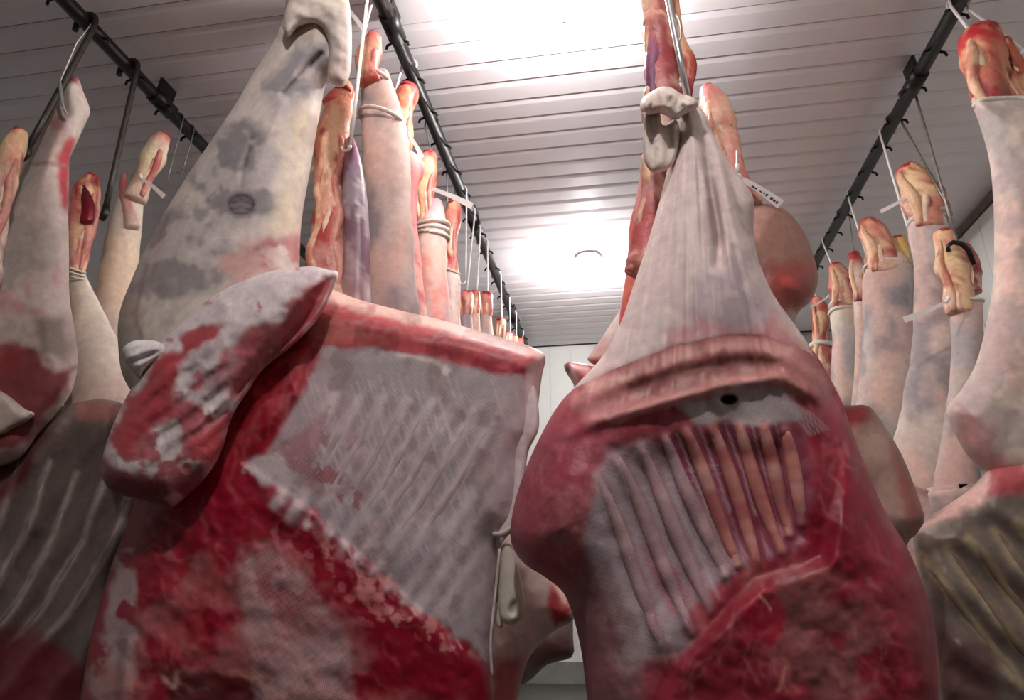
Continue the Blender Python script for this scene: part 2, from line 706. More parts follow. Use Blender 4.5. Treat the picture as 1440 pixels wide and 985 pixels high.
def strip_mesh(name, prof, axis, a0, a1, mat):
    """a pressed strip: profile (u, v) drawn out along an axis"""
    n = len(prof)
    V = []
    for a in (a0, a1):
        for (u, v) in prof:
            V.append({'ceil': (a, u, v), 'back': (u, v, a), 'side': (v, u, a)}[axis])
    Fc = [(i, (i + 1) % n, n + (i + 1) % n, n + i) for i in range(n)] + [tuple(range(n))[::-1], tuple(range(n, 2 * n))]
    me = bpy.data.meshes.new(name)
    me.from_pydata(V, [], Fc)
    me.materials.append(mat)
    import bmesh
    bm = bmesh.new()
    bm.from_mesh(me)
    bmesh.ops.recalc_face_normals(bm, faces=bm.faces)
    bm.to_mesh(me)
    bm.free()
    me.update()
    return me


def lay(me, name, parent, locs):
    off = parent_world(parent)
    for l in locs:
        o = bpy.data.objects.new(name, me)
        COL.objects.link(o)
        o.parent = parent
        o.location = Vector(l) - off


PW = 0.1215
cp = strip_mesh('ceiling_panel', [(0.0024, 0), (0.0024, -0.0026), (0.030, -0.0066), (0.034, -0.0070),
                                  (PW - 0.005, -0.0070), (PW - 0.0024, -0.0035), (PW - 0.0024, 0)], 'ceil', X0, X1, M['ceiling'])
k0 = math.floor((Y0 - 2.333) / PW)
lay(cp, 'ceiling_panel', ceil, [(0, 2.333 + PW * k, ZC) for k in range(k0 + 1, int((Y1 - 2.333) / PW))])
bw = 0.195
bp_ = strip_mesh('wall_panel', [(0.002, 0), (0.006, -0.010), (bw - 0.006, -0.010), (bw - 0.002, 0)], 'back', 0.15, ZC - 0.015, M['wall'])
lay(bp_, 'wall_panel', wall_b, [(X0 + bw * k, Y1, 0) for k in range(int((X1 - X0) / bw))])
sp_ = strip_mesh('wall_panel', [(0.002, 0), (0.006, -0.010), (bw - 0.006, -0.010), (bw - 0.002, 0)], 'side', 0.15, ZC - 0.07, M['wall'])
lay(sp_, 'wall_panel', wall_r, [(X1, Y0 + bw * k, 0) for k in range(int((Y1 - Y0) / bw))])
sl_ = strip_mesh('wall_panel', [(0.002, 0), (0.006, 0.010), (bw - 0.006, 0.010), (bw - 0.002, 0)], 'side', 0.15, ZC - 0.015, M['wall'])
lay(sl_, 'wall_panel', wall_l, [(X0, Y0 + bw * k, 0) for k in range(int((Y1 - Y0) / bw))])
struct('baseboard_back', box_geo(X0, X1, Y1 - .05, Y1 - .0005, 0.001, 0.15), M['kerb'])
struct('baseboard_right', box_geo(X1 - .05, X1 - .0005, Y0, Y1 - .051, 0.001, 0.15), M['kerb'])
struct('baseboard_left', box_geo(X0 + .0005, X0 + .05, Y0, Y1 - .051, 0.001, 0.15), M['kerb'])
struct('trim_1', box_geo(X1 - .022, X1 - .0005, Y0, Y1 - .012, ZC - .066, ZC - .015), M['trim'])


# ---- ceiling lamps
def lathe(prof, c, seg=32):
    V, Fc = [], []
    for (r, z) in prof:
        for k in range(seg):
            t = 2 * math.pi * k / seg
            V.append((c[0] + r * math.cos(t), c[1] + r * math.sin(t), c[2] + z))
    for i in range(len(prof) - 1):
        for k in range(seg):
            k2 = (k + 1) % seg
            Fc.append((i * seg + k, i * seg + k2, (i + 1) * seg + k2, (i + 1) * seg + k))
    Fc.append(tuple(range(seg))[::-1])
    Fc.append(tuple((len(prof) - 1) * seg + k for k in range(seg)))
    return V, Fc


def ceiling_lamp(x, y, label, cage, glass='glow'):
    c = (x, y, ZC - 0.012)
    t = empty('ceiling_lamp', c, label, 'lamp')
    v, f = lathe([(0.078, 0.0), (0.084, -0.006), (0.084, -0.020), (0.066, -0.026), (0.064, -0.042), (0.050, -0.050), (0.046, -0.066), (0.030, -0.074)], c)
    mesh_obj('lampholder', v, f, M['porcelain'], t)
    v, f = lathe([(0.018, -0.074), (0.022, -0.086), (0.036, -0.104), (0.044, -0.124), (0.044, -0.140), (0.036, -0.158), (0.020, -0.169), (0.006, -0.172)], c)
    mesh_obj('bulb', v, f, M[glass], t)
    if cage:
        for k in range(4):
            a = math.pi * k / 4
            pts = [(x + s * math.cos(a), y + s * math.sin(a), c[2] + z) for s, z in
                   ((-0.078, -0.02), (-0.085, -0.08), (-0.065, -0.16), (0, -0.19), (0.065, -0.16), (0.085, -0.08), (0.078, -0.02))]
            tube('guard_wire', pts, 0.0018, M['rail'], t, 6, 4)


ceiling_lamp(-0.15, 4.0, 'round white ceiling lamp with a stepped white holder near the back wall', False)
ceiling_lamp(-0.12, 1.86, 'round ceiling lamp with a wire guard above the two big carcasses', True)
ceiling_lamp(-0.13, -0.12, 'round ceiling lamp over the aisle in front of the carcasses', False, 'glow_front')


# ---- overhead rails
def rail(key, label, brackets, ticks):
    x = RAILS[key]
    t = empty('overhead_rail', (x, Y0 + 0.0, RAILZ), label, 'rail', None)
    v, f = tube_geo([(x, Y0 + 0.003, RAILZ), (x, Y1 - 0.012, RAILZ)], RAILR, 16)
    mesh_obj('pipe', v, f, M['rail'], t)
    y = Y0 + 0.4
    # couplings
    for yb in brackets:
        v, f = tube_geo([(x, yb - .06, RAILZ), (x, yb + .06, RAILZ)], RAILR + 0.007, 14)
        mesh_obj('coupling', v, f, M['rail'], t)
        g = [(x - .006, yb - .045, RAILZ + .02), (x - .006, yb + .045, RAILZ + .02), (x - .006, yb + .06, ZC - .013), (x - .006, yb - .035, ZC - .013)]
        g2 = [(q[0] + .012, q[1], q[2]) for q in g]
        mesh_obj('hanger_plate', g + g2, [(0, 1, 2, 3), (7, 6, 5, 4), (0, 4, 5, 1), (1, 5, 6, 2), (2, 6, 7, 3), (3, 7, 4, 0)], M['rail'], t, smooth=False)
    for i, (yt, s) in enumerate(ticks):
        v, f = tube_geo([(x + s * .018, yt, RAILZ - .012), (x + s * .040, yt, RAILZ - .020), (x + s * .046, yt + .004, RAILZ - .034)], 0.0055, 7)
        mesh_obj('stud', v, f, M['rail'], t)
    return t


rnd = random.Random(4)
tk = lambda y0, y1, st: [(y + rnd.uniform(-.02, .02), s) for y in np.arange(y0, y1, st) for s in (-1, 1)]
rail('left', 'black overhead rail with two long dark hooks on it', [0.3, 2.1, 3.9], tk(1.35, 4.8, .19))
rail('near', 'black overhead rail carrying the long row of legs behind the flap carcass', [0.2, 1.86, 3.3, 4.7], tk(1.5, 5.4, .21))
rail('mid', 'black overhead rail above the gauze wrapped carcass', [0.2, 2.6, 4.4], tk(1.5, 5.2, .22))
rail('right', 'black overhead rail carrying the legs beside the white panelled wall', [0.6, 2.48, 4.2], tk(1.9, 5.2, .2))

# ================================================================== THE BIG CARCASS WITH THE HANGING FLANK FLAP
DY = 0.06
c1 = empty('carcass', (-0.70, 1.38, 0.30), 'large carcass side with a bloody flank flap folded over pale gauze covered ribs', 'carcass')

# hind leg under its tight stocking
leg_out = [(412, -40), (400, 20), (385, 58), (355, 105), (330, 148), (298, 196), (266, 243), (232, 298), (206, 346), (184, 396), (168, 440),
           (166, 486), (178, 540), (230, 590), (320, 560), (400, 500), (420, 430), (421, 380), (424, 312), (436, 240), (448, 170), (462, 110),
           (488, 112), (492, 50), (490, 0), (492, -40)]
leg1 = Slab(leg_out, 1.40, 0.125, 0.06, 95,
            lambda p: 0.012 * (fbm(p / 70, 5) - .5) - 0.006 * np.exp(-(lined(p, [(355, 195), (343, 235), (340, 262)]) / 5) ** 2)
            - 0.010 * np.exp(-(lined(p, [(452, 75), (425, 105), (398, 133)]) / 4) ** 2)
            - 0.004 * sstep(0, 8, polyd(p, ell(340, 288, 19, 14)) + 4)
            + 0.004 * np.sin((p[:, 0] + p[:, 1] * .62) / 5.5) * sstep(0, 50, polyd(p, [(168, 330), (230, 330), (250, 600), (150, 600)]) + 25), res=3.6)
leg1.build('hind_leg', M['gauze'], c1, (212, 198, 184), [
    poly([(350, 140), (420, 55), (470, 60), (450, 130), (400, 160)], (142, 134, 138), 14, 18, .9),
    poly([(290, 200), (350, 170), (395, 200), (392, 290), (350, 320), (300, 310), (270, 270)], (132, 124, 126), 14, 26, .9),
    poly([(205, 330), (260, 270), (330, 300), (330, 380), (260, 430), (200, 450), (175, 430)], (140, 131, 130), 18, 30, .85, (50, .43, .08)),
    poly([(395, 170), (440, 140), (425, 250), (415, 330), (380, 320), (390, 250)], (232, 214, 184), 14, 16, .9),
    poly([(290, 340), (420, 320), (425, 400), (330, 420)], (206, 150, 142), 16, 18, .75, (34, .47, .06)),
    poly([(345, 350), (420, 330), (424, 385), (380, 380)], (176, 78, 84), 10, 14, .75, (26, .5, .06)),
    poly([(165, 420), (185, 420), (210, 530), (175, 540)], (190, 178, 164), 8, 6, .8),
    line([(238, 300), (205, 370), (190, 440), (200, 500)], (150, 118, 114), 3, 3, 6, .7),
    line([(252, 300), (222, 360), (212, 420)], (158, 128, 122), 2.5, 3, 6, .6),
    line([(355, 195), (343, 235), (340, 262)], (84, 74, 78), 2.5, 2.5, 4, .8),
    line([(452, 75), (425, 105), (398, 133)], (70, 66, 70), 2.2, 2, 3, .85),
    line([(300, 215), (280, 250), (250, 300)], (190, 176, 168), 3, 3, 8, .6),
    blot((230, 214, 206), 36, .58, .06, .5), blot((168, 126, 124), 60, .66, .05, .4),
    poly(ell(339, 288, 21, 16), (112, 98, 100), 3, 3, .9), poly(ell(337, 290, 12, 8), (136, 122, 120), 4, 4, .7),
    line(ell(339, 288, 18, 13) + [(357, 288)], (66, 54, 58), 1.6, 1.6, 1, .9),
    line([(322, 286), (340, 282), (356, 288)], (58, 44, 50), 1.4, 1.4, 1, .9), line([(324, 294), (342, 291), (355, 296)], (58, 44, 50), 1.3, 1.3, 1, .8),
    poly([(395, -40), (495, -40), (492, 20), (470, 30), (420, 30), (398, 50)], (214, 198, 186), 8, 10, .8)], 3,
    net=lambda p: np.full(len(p), 0.35))

# rolled cuff of the stocking round the hock
cuff = Slab([(398, 40), (402, 12), (415, -8), (440, -20), (470, -18), (488, -6), (494, 30), (494, 90), (487, 118), (474, 122), (461, 108), (463, 70),
             (456, 44), (440, 34), (420, 38), (405, 52)], 1.30, 0.045, 0.03, 26, lambda p: 0.003 * np.sin((p[:, 0] * .55 - p[:, 1]) / 5.0 + 7 * fbm(p / 30, 4)), res=3)
cuff.build('stocking_cuff', M['gauze'], c1, (226, 210, 196), [blot((196, 178, 168), 30, .55, .08, .7), blot((232, 200, 190), 24, .6, .06, .6)], 8,
           net=lambda p: np.full(len(p), .5))

# rib side
side_out = [(452, 402), (500, 420), (560, 436), (620, 450), (680, 468), (730, 482), (756, 492), (767, 503), (762, 530), (757, 570), (752, 612), (738, 640),
            (736, 690), (730, 735), (706, 765), (700, 800), (695, 870), (692, 940), (694, 985), (690, 1060), (640, 1115), (500, 1130), (330, 1120),
            (200, 1120), (135, 1090), (112, 1020), (118, 950), (132, 880), (152, 810), (176, 745), (196, 690), (225, 610), (300, 520), (370, 440), (420, 405)]
R1 = [[(x, 560 + (x - 480) * .06), (x - 30, 620), (x - 70, 690), (x - 125, 770), (x - 190, 860)] for x in range(470, 900, 34)]
NETP = [(455, 488), (520, 490), (600, 500), (690, 520), (748, 530), (752, 610), (734, 650), (722, 740), (700, 800), (694, 930), (660, 905), (610, 870),
        (555, 825), (500, 775), (440, 720), (395, 690), (345, 660), (385, 620), (420, 560)]


def rel1(p):
    h = 0.020 * np.exp(-(lined(p, [(450, 440), (560, 462), (650, 480), (740, 500)]) / 22) ** 2)       # rolled belly edge
    h += 0.012 * (fbm(p / 70, 9, 2) - .5)
    red = polyd(p, [(330, 530), (440, 480), (420, 560), (345, 650), (440, 720), (560, 830), (692, 950), (692, 1110), (150, 1110), (190, 720)])
    h += sstep(-6, 10, red) * (0.010 + 0.020 * (fbm(p / 40, 12, 3) - .5))
    inn = sstep(0, 70, polyd(p, NETP))
    for r in R1:
        h += inn * 0.004 * np.exp(-(lined(p, r) / 11) ** 2)
    h += inn * 0.0007 * np.sin((p[:, 0] - p[:, 1] * .36) / 6.0 + 9 * fbm(p / 80, 8))
    return h


side1 = Slab(side_out, 1.37, 0.085, 0.07, 70, rel1, (0.00005, 0.00002), res=3.0)
streaks = []
rr = random.Random(7)
for i in range(80):
    x = rr.uniform(420, 745)
    y = rr.uniform(520, 640)
    l = rr.uniform(90, 330)
    streaks.append(line([(x, y), (x + .30 * l * .5, y + l * .5), (x + .36 * l, y + l)], rr.choice([(206, 190, 190), (190, 172, 174), (214, 200, 198)]), rr.uniform(.5, 1.5), 1.6, 2, rr.uniform(.35, .8)))
rl = []
for i, r in enumerate(R1):
    rl.append(line(r, (220, 200, 200), 8, 5, 4, .8, (30, .38, .1)))
    rl.append(line([(q[0] + 14, q[1]) for q in r], (134, 110, 120), 6, 5, 4, .55, (30, .42, .1)))
def fascia(region, n, cols, seed, ang=(-.6, .6), ln=(18, 70), op=(.08, .24), wd=(.8, 3.0)):
    r_ = random.Random(seed)
    rg = np.array(region, float)
    out = []
    while len(out) < n:
        x, y = r_.uniform(rg[:, 0].min(), rg[:, 0].max()), r_.uniform(rg[:, 1].min(), rg[:, 1].max())
        if polyd(np.array([[x, y]]), rg)[0] < 4:
            continue
        a_, l_ = r_.uniform(*ang), r_.uniform(*ln)
        out.append(line([(x, y), (x + l_ * .5 * math.sin(a_), y + l_ * .5 * math.cos(a_)), (x + l_ * math.sin(a_ + .3), y + l_ * math.cos(a_ + .3))], r_.choice(cols), r_.uniform(*wd), 3.2, 7, r_.uniform(*op), None, 22))
    return out


PALE = [(206, 140, 140), (190, 104, 108), (216, 160, 156), (122, 12, 36)]
FASC1 = fascia([(340, 540), (430, 480), (420, 560), (350, 650), (300, 690)], 26, PALE, 1, (-.9, -.1)) + fascia([(200, 700), (330, 690), (440, 750), (690, 960), (300, 980), (140, 950)], 90, PALE, 2, (-.3, 1.2)) \
    + fascia([(440, 410), (560, 440), (760, 495), (740, 515), (560, 480), (430, 470)], 30, [(236, 190, 180), (170, 60, 70), (224, 150, 144)], 3, (1.2, 1.9))
side1.build('rib_side', M['net'], c1, (150, 20, 44), [
    poly(NETP, (178, 160, 162), 6, 16, 1.0)] + [
    poly([(440, 500), (560, 500), (690, 530), (740, 560), (735, 620), (600, 590), (470, 560)], (158, 146, 144), 18, 18, .75),
    poly([(380, 640), (450, 540), (560, 560), (590, 700), (560, 800), (480, 760), (400, 690)], (192, 136, 144), 30, 30, .55, (60, .4, .12))] + rl + streaks + [
    poly([(690, 560), (752, 540), (750, 620), (720, 740), (700, 800), (692, 930), (640, 860), (660, 700)], (186, 172, 172), 26, 20, .55),
    # blood between the ribs and down the brisket
    poly([(440, 640), (470, 650), (505, 690), (495, 715), (470, 690), (450, 670)], (150, 26, 44), 4, 14, .9, (14, .48, .05)),
    poly([(380, 640), (470, 560), (520, 620), (440, 700)], (160, 40, 52), 8, 14, .6, (24, .6, .04)),
    # rolled upper edge: fat and lean
    poly([(440, 395), (560, 432), (690, 466), (770, 492), (766, 520), (730, 522), (650, 512), (540, 488), (430, 482)], (196, 84, 88), 5, 8, 1.0),
    poly([(440, 398), (560, 434), (690, 467), (765, 492), (765, 505), (690, 482), (560, 449), (440, 424)], (234, 196, 180), 5, 6, .95),
    poly([(600, 475), (700, 500), (735, 508), (720, 528), (640, 512)], (150, 42, 54), 6, 10, .9, (26, .42, .08)),
    poly([(425, 440), (520, 460), (560, 480), (440, 490)], (206, 120, 112), 8, 10, .8, (26, .46, .08)),
    line([(560, 500), (610, 508), (632, 520)], (238, 220, 212), 3, 3, 4, .8), poly(ell(626, 520, 5, 8), (244, 226, 220), 2, 2, 1),
    poly([(738, 515), (768, 500), (760, 560), (752, 620), (742, 600)], (226, 206, 204), 4, 4, .95),
    # lean neck and shoulder
    poly([(330, 530), (440, 470), (440, 520), (400, 600), (350, 655), (300, 690), (250, 690)], (152, 20, 36), 8, 14, 1.0),
    poly([(380, 490), (440, 470), (450, 510), (420, 570), (385, 600)], (186, 70, 78), 10, 16, .7, (22, .48, .06)),
    poly([(190, 690), (330, 680), (440, 750), (560, 840), (694, 960), (690, 1110), (420, 1110), (250, 900)], (144, 8, 34), 8, 16, 1.0),
    poly([(240, 840), (300, 770), (400, 760), (470, 830), (520, 920), (520, 1100), (160, 1100), (170, 900)], (168, 96, 96), 16, 26, .85, (46, .42, .08)),
    poly([(330, 790), (380, 770), (440, 820), (490, 900), (500, 990), (360, 990)], (176, 132, 132), 16, 26, .75, (34, .46, .08)),
    poly([(160, 780), (192, 775), (196, 850), (188, 960), (150, 1100), (128, 1100), (120, 960), (150, 880)], (190, 168, 166), 6, 12, .85, (36, .44, .06)),
    poly([(230, 800), (310, 790), (330, 900), (300, 940), (220, 930)], (170, 60, 66), 12, 20, .6, (30, .45, .07)),
    poly([(120, 940), (690, 990), (690, 1110), (120, 1110)], (172, 110, 104), 16, 20, .6, (40, .45, .08)),
    poly([(236, 958), (262, 946), (310, 944), (350, 954), (372, 972), (380, 1010), (240, 1010)], (80, 20, 24), 6, 12, .9), line([(226, 950), (244, 962), (250, 946)], (206, 176, 150), 4, 4, 8, .7), line([(300, 940), (350, 950), (380, 966)], (190, 130, 110), 4, 4, 8, .6),
    poly([(440, 740), (520, 800), (600, 870), (670, 930), (640, 930), (540, 870), (460, 800)], (206, 130, 126), 5, 16, .8, (13, .58, .04)),
    poly([(330, 700), (420, 740), (560, 850), (520, 880), (400, 790)], (196, 110, 110), 6, 16, .6, (15, .6, .04)),
    poly([(330, 660), (360, 640), (400, 640), (420, 690), (380, 670)], (206, 188, 188), 4, 10, .9, (16, .45, .06)),
    blot((106, 8, 26), 34, .64, .05, .4)] + FASC1, 11,
    net=lambda p: np.maximum(sstep(-4, 6, polyd(p + 12 * (np.c_[fbm(p / 28, 77, 3), fbm(p / 28 + 31.7, 80, 3)] - .5), NETP)),
                             .8 * sstep(-6, 8, polyd(p, [(330, 790), (380, 770), (440, 820), (490, 900), (500, 990), (360, 990)]))))

for i in range(1, 8):
    r = catmull(np.array(R1[i]) + np.array([0, 0]), 12, False)
    r = r[(polyd(r, NETP) > 14)]
    if len(r) < 6:
        continue
    pts = [side1.at(x, y, -0.0085) for x, y in r]
    v, f = tube_geo(pts, 0.0110 * np.sin(np.linspace(0.25, math.pi - .25, len(pts))) ** .5, 8)
    cc = paint(np.repeat(r, 8, axis=0), (206, 182, 182), [blot((176, 148, 152), 26, .5, .1, .8)], 60 + i)
    mesh_obj('rib', v, f, M['net'], c1, cc, np.full(len(v), .9))

# flank flap folded out over the front
flap_out = [(476, 384), (462, 380), (440, 375), (412, 377), (384, 381), (350, 392), (318, 406), (290, 424), (264, 446), (240, 470), (216, 496), (196, 528), (176, 562),
            (158, 600), (146, 636), (142, 664), (152, 686), (176, 698), (204, 704), (226, 712), (244, 713), (258, 702), (276, 686), (298, 660), (314, 628),
            (322, 598), (334, 572), (348, 552), (370, 520), (404, 492), (436, 462), (456, 434), (468, 408)]
flap = Slab(flap_out, 1.235, 0.075, 0.06, 62,
            lambda p: 0.016 * (fbm(p / 38, 31) - .5) + 0.004 * np.sin((p[:, 0] * .8 + p[:, 1]) / 5 + 4 * fbm(p / 40, 33)) * sstep(-10, 20, polyd(p, [(190, 500), (320, 480), (330, 600), (200, 660)]))
            - 0.03 * np.exp(-(lined(p, [(345, 552), (400, 492), (462, 400)]) / 16) ** 2), res=3.2)
flap.build('flank_flap', M['net'], c1, (220, 206, 204), [
    blot((176, 148, 152), 26, .56, .06, .55),
    poly([(250, 470), (300, 450), (320, 455), (300, 480), (255, 500)], (168, 24, 36), 5, 12, .95),
    poly([(195, 540), (230, 500), (262, 496), (250, 550), (226, 590), (200, 620), (165, 640), (155, 610)], (172, 20, 40), 6, 14, .97),
    poly([(150, 640), (220, 560), (320, 560), (320, 620), (250, 710), (150, 690)], (168, 26, 46), 8, 24, .85, (30, .5, .05)),
    poly([(136, 640), (160, 655), (210, 676), (300, 650), (262, 716), (150, 706)], (132, 10, 32), 9, 12, .95),
    poly([(262, 615), (320, 590), (316, 625), (296, 655), (266, 650)], (182, 44, 60), 6, 10, .9),
    poly([(300, 520), (340, 470), (400, 440), (420, 400), (470, 385), (462, 420), (420, 480), (350, 550), (320, 570)], (160, 26, 40), 8, 18, .9, (40, .42, .07)),
    poly([(425, 420), (474, 386), (466, 412), (440, 456), (420, 470)], (190, 70, 76), 6, 8, .85),
    poly([(280, 440), (390, 384), (440, 378), (400, 430), (320, 470)], (224, 208, 206), 12, 12, .9),
    poly([(270, 520), (330, 480), (350, 500), (320, 550), (260, 560)], (150, 110, 116), 10, 16, .7, (30, .45, .07)),
    blot((176, 34, 50), 20, .70, .03, .7),
    poly([(232, 700), (250, 690), (262, 700), (244, 714)], (222, 160, 160), 3, 4, .8)], 21, net=lambda p: np.full(len(p), .28))
# twisted end of the gauze
kn = Slab([(172, 492), (184, 481), (204, 478), (226, 482), (236, 494), (224, 506), (206, 520), (196, 532), (184, 520), (174, 508)], 1.215, 0.035, 0.03, 20,
          lambda p: 0.005 * np.sin((p[:, 0] * .4 + p[:, 1]) / 2.6), res=2.6)
kn.build('gauze_knot', M['gauze'], c1, (236, 228, 222), [blot((190, 180, 176), 16, .56, .05, .6)], 23, net=lambda p: np.full(len(p), .6))
# gauze selvedge on the right edge, its tie and the hanging tail
sel = Slab([(738, 560), (752, 545), (758, 600), (742, 640), (738, 700), (732, 742), (712, 752), (704, 770), (697, 764), (700, 744), (718, 700), (722, 640)],
           1.335, 0.012, 0.010, 12, res=3)
sel.build('gauze_edge', M['gauze'], c1, (220, 210, 206), [blot((196, 180, 180), 20, .55, .06, .6)], 25, net=lambda p: np.full(len(p), .7))
tube('gauze_tie', [sel.at(695, 752, .012), P1(707, 751, 1.305), P1(722, 740, 1.30), P1(734, 727, 1.315)], 0.0060, M['cloth'], c1, 9, 6)
tail = Slab([(706, 768), (716, 764), (724, 776), (730, 800), (736, 830), (738, 856), (730, 874), (716, 879), (705, 872), (701, 850), (702, 810)], 1.33, 0.018, 0.014, 12,
            lambda p: -0.008 * sstep(0, 6, polyd(p, ell(722, 856, 8, 14, 12))), res=2.6)
tail.build('gauze_tail', M['gauze'], c1, (222, 212, 196), [poly(ell(721, 850, 6, 12, 12), (176, 160, 144), 4, 2, .7)], 27, net=lambda p: np.full(len(p), .5))
tl2 = Slab([(697, 850), (704, 848), (708, 866), (706, 884), (699, 882), (695, 868)], 1.345, 0.010, 0.008, 6, res=2.4)
tl2.build('gauze_tail', M['gauze'], c1, (206, 194, 180), [], 28, net=lambda p: np.full(len(p), .5))
tube('twine', [P1(703, 772, 1.31), P1(697, 830, 1.315), P1(690, 900, 1.31), P1(692, 950, 1.315)], 0.0028, M['cloth'], c1, 6, 6)

# ================================================================== THE BIG CARCASS UNDER THE GAUZE CONE
DY = -0.04
c2 = empty('carcass', (0.20, 1.33, 0.30), 'large carcass side under a cone of white gauze with bare pink ribs', 'carcass')
out2 = [(940, 470), (1000, 462), (1060, 462), (1110, 468), (1142, 492), (1166, 530), (1184, 566), (1202, 618), (1222, 668), (1246, 722), (1274, 768), (1294, 812), (1312, 868), (1320, 930), (1322, 985),
        (1310, 1070), (1230, 1125), (1050, 1135), (900, 1125), (838, 1070), (826, 985), (818, 920), (806, 868), (792, 834), (766, 812), (734, 790), (718, 758), (722, 716), (736, 668),
        (756, 622), (780, 578), (806, 548), (846, 528), (890, 500)]
RIBS2 = [[(868, 645), (900, 715), (934, 800), (972, 890)], [(900, 628), (930, 700), (962, 780), (1000, 860)], [(935, 615), (962, 685), (990, 745), (1020, 810)],
         [(966, 606), (990, 668), (1010, 725), (1036, 795)], [(1003, 602), (1026, 665), (1046, 730), (1068, 802)], [(1040, 600), (1058, 665), (1078, 725), (1100, 775)],
         [(1074, 600), (1086, 650), (1098, 705), (1110, 750)], [(1104, 606), (1114, 650), (1122, 695), (1128, 735)], [(838, 668), (868, 740), (900, 830), (930, 915)]]
NET2 = [(850, 640), (900, 618), (930, 630), (975, 690), (1010, 730), (1050, 790), (1000, 830), (960, 870), (975, 910), (930, 930), (880, 930), (850, 850), (820, 760), (835, 700)]


# shape of the gauze cone over the leg
cone_out = [(952, 150), (972, 140), (990, 158), (1004, 190), (1024, 226), (1046, 256), (1060, 282), (1060, 330), (1070, 375), (1090, 418), (1114, 452), (1138, 486), (1156, 520), (1130, 512), (1080, 492),
            (1020, 490), (950, 508), (890, 530), (840, 548), (806, 560), (790, 566), (816, 536), (848, 500), (872, 456), (890, 404), (908, 350), (924, 296), (938, 240), (946, 196)]


def relc(p):
    a = (p[:, 0] - 968) / np.maximum(p[:, 1] - 60, 30)
    fold = fbm(np.c_[a * 26, p[:, 1] / 260], 61, 3) - .5
    h = 0.030 * fold * sstep(160, 260, p[:, 1])
    h += 0.026 * np.exp(-((p[:, 0] - 1030) / 46) ** 2 - ((p[:, 1] - 400) / 70) ** 2)
    h -= 0.026 * np.exp(-(lined(p, [(992, 190), (1002, 260), (1012, 330), (1010, 372)]) / 8) ** 2)
    return h


cone_hull = cone_out[:13] + [(1210, 640), (1230, 760), (740, 760), (750, 620)] + cone_out[20:]
cone = Slab(cone_out, 1.31, 0.105, 0.06, 62, relc, (0, -0.00012), res=3.3, hull=cone_hull)
RIDGE = [(780, 572), (806, 556), (846, 540), (890, 522), (950, 500), (1020, 484), (1080, 486), (1130, 506), (1166, 530), (1200, 560)]


def meet_cone(p, y):
    """the belly lip starts right where the gauze ends"""
    below = p[:, 1] - np.interp(p[:, 0], [q[0] for q in RIDGE], [q[1] for q in RIDGE])
    t = 1 - sstep(-10, 120, below)
    y = y * (1 - t) + (cone.depth(p) + 0.0015) * t
    y = y - 0.004 * np.exp(-((below - 12) / 10) ** 2) - 0.007 * np.exp(-(lined(p, [(800, 612), (840, 592), (930, 566), (1020, 542), (1100, 530), (1150, 556)]) / 10) ** 2)
    y = y + 0.003 * np.exp(-(lined(p, [(880, 552), (960, 526), (1040, 510), (1090, 512)]) / 10) ** 2)
    y = y + 0.03 * sstep(-2, 4, polyd(p, ell(1025, 562, 11, 6.5)))
    return y


def rel2(p):
    h = 0.014 * (fbm(p / 60, 41) - .5)
    h += 0.020 * np.exp(-(lined(p, [(800, 560), (880, 522), (960, 498), (1050, 484), (1110, 496), (1160, 540)]) / 14) ** 2)
    h += 0.016 * np.exp(-(lined(p, [(840, 590), (930, 566), (1020, 540), (1100, 530), (1150, 560)]) / 12) ** 2)
    h += 0.045 * np.exp(-((p[:, 0] - 800) / 70) ** 2 - ((p[:, 1] - 690) / 100) ** 2)
    h -= 0.022 * sstep(0, 60, polyd(p, [(850, 620), (960, 592), (1120, 590), (1150, 640), (1150, 770), (1060, 810), (980, 880), (900, 900), (840, 760)]))
    inn = sstep(-10, 30, polyd(p, [(840, 640), (960, 592), (1130, 590), (1150, 640), (1140, 770), (1040, 820), (980, 900), (900, 930), (840, 800)]))
    for r in RIBS2:
        h += inn * 0.012 * np.exp(-(lined(p, r) / 9) ** 2)
    low = sstep(0, 30, polyd(p, [(1060, 810), (1150, 780), (1180, 600), (1330, 800), (1330, 1140), (860, 1140), (940, 930)]))
    h += low * (0.020 + 0.024 * (fbm(p / 55, 44, 3) - .5))
    h -= 0.03 * sstep(-2, 4, polyd(p, ell(1025, 562, 12, 7)))
    return h


side2 = Slab(out2, 1.35, 0.125, 0.08, 85, rel2, (0.00002, 0.00005), res=3.2, blend=meet_cone)
thr = []
rr = random.Random(3)
for i in range(34):
    x0, y0 = rr.uniform(840, 1010), rr.uniform(640, 740)
    l = rr.uniform(60, 210)
    if i % 3:
        thr.append(line([(x0, y0), (x0 + l * .42, y0 + l)], (198, 178, 182), rr.uniform(.7, 1.6), 1.5, 3, rr.uniform(.3, .7)))
    else:
        thr.append(line([(x0 - 60, y0 + 40), (x0, y0 + 12), (x0 + 70, y0 + 2)], (200, 182, 184), rr.uniform(.7, 1.5), 1.5, 3, rr.uniform(.3, .6)))
fan = [line([(1086 + 7 * k, 562 + k), (1116 + 7 * k, 584), (1140 + 6 * k, 612 - 2 * k)], (212, 196, 196), 1.3, 1.8, 1, .6) for k in range(5)]
PALE = [(206, 140, 140), (190, 104, 108), (216, 160, 156), (122, 20, 44)]
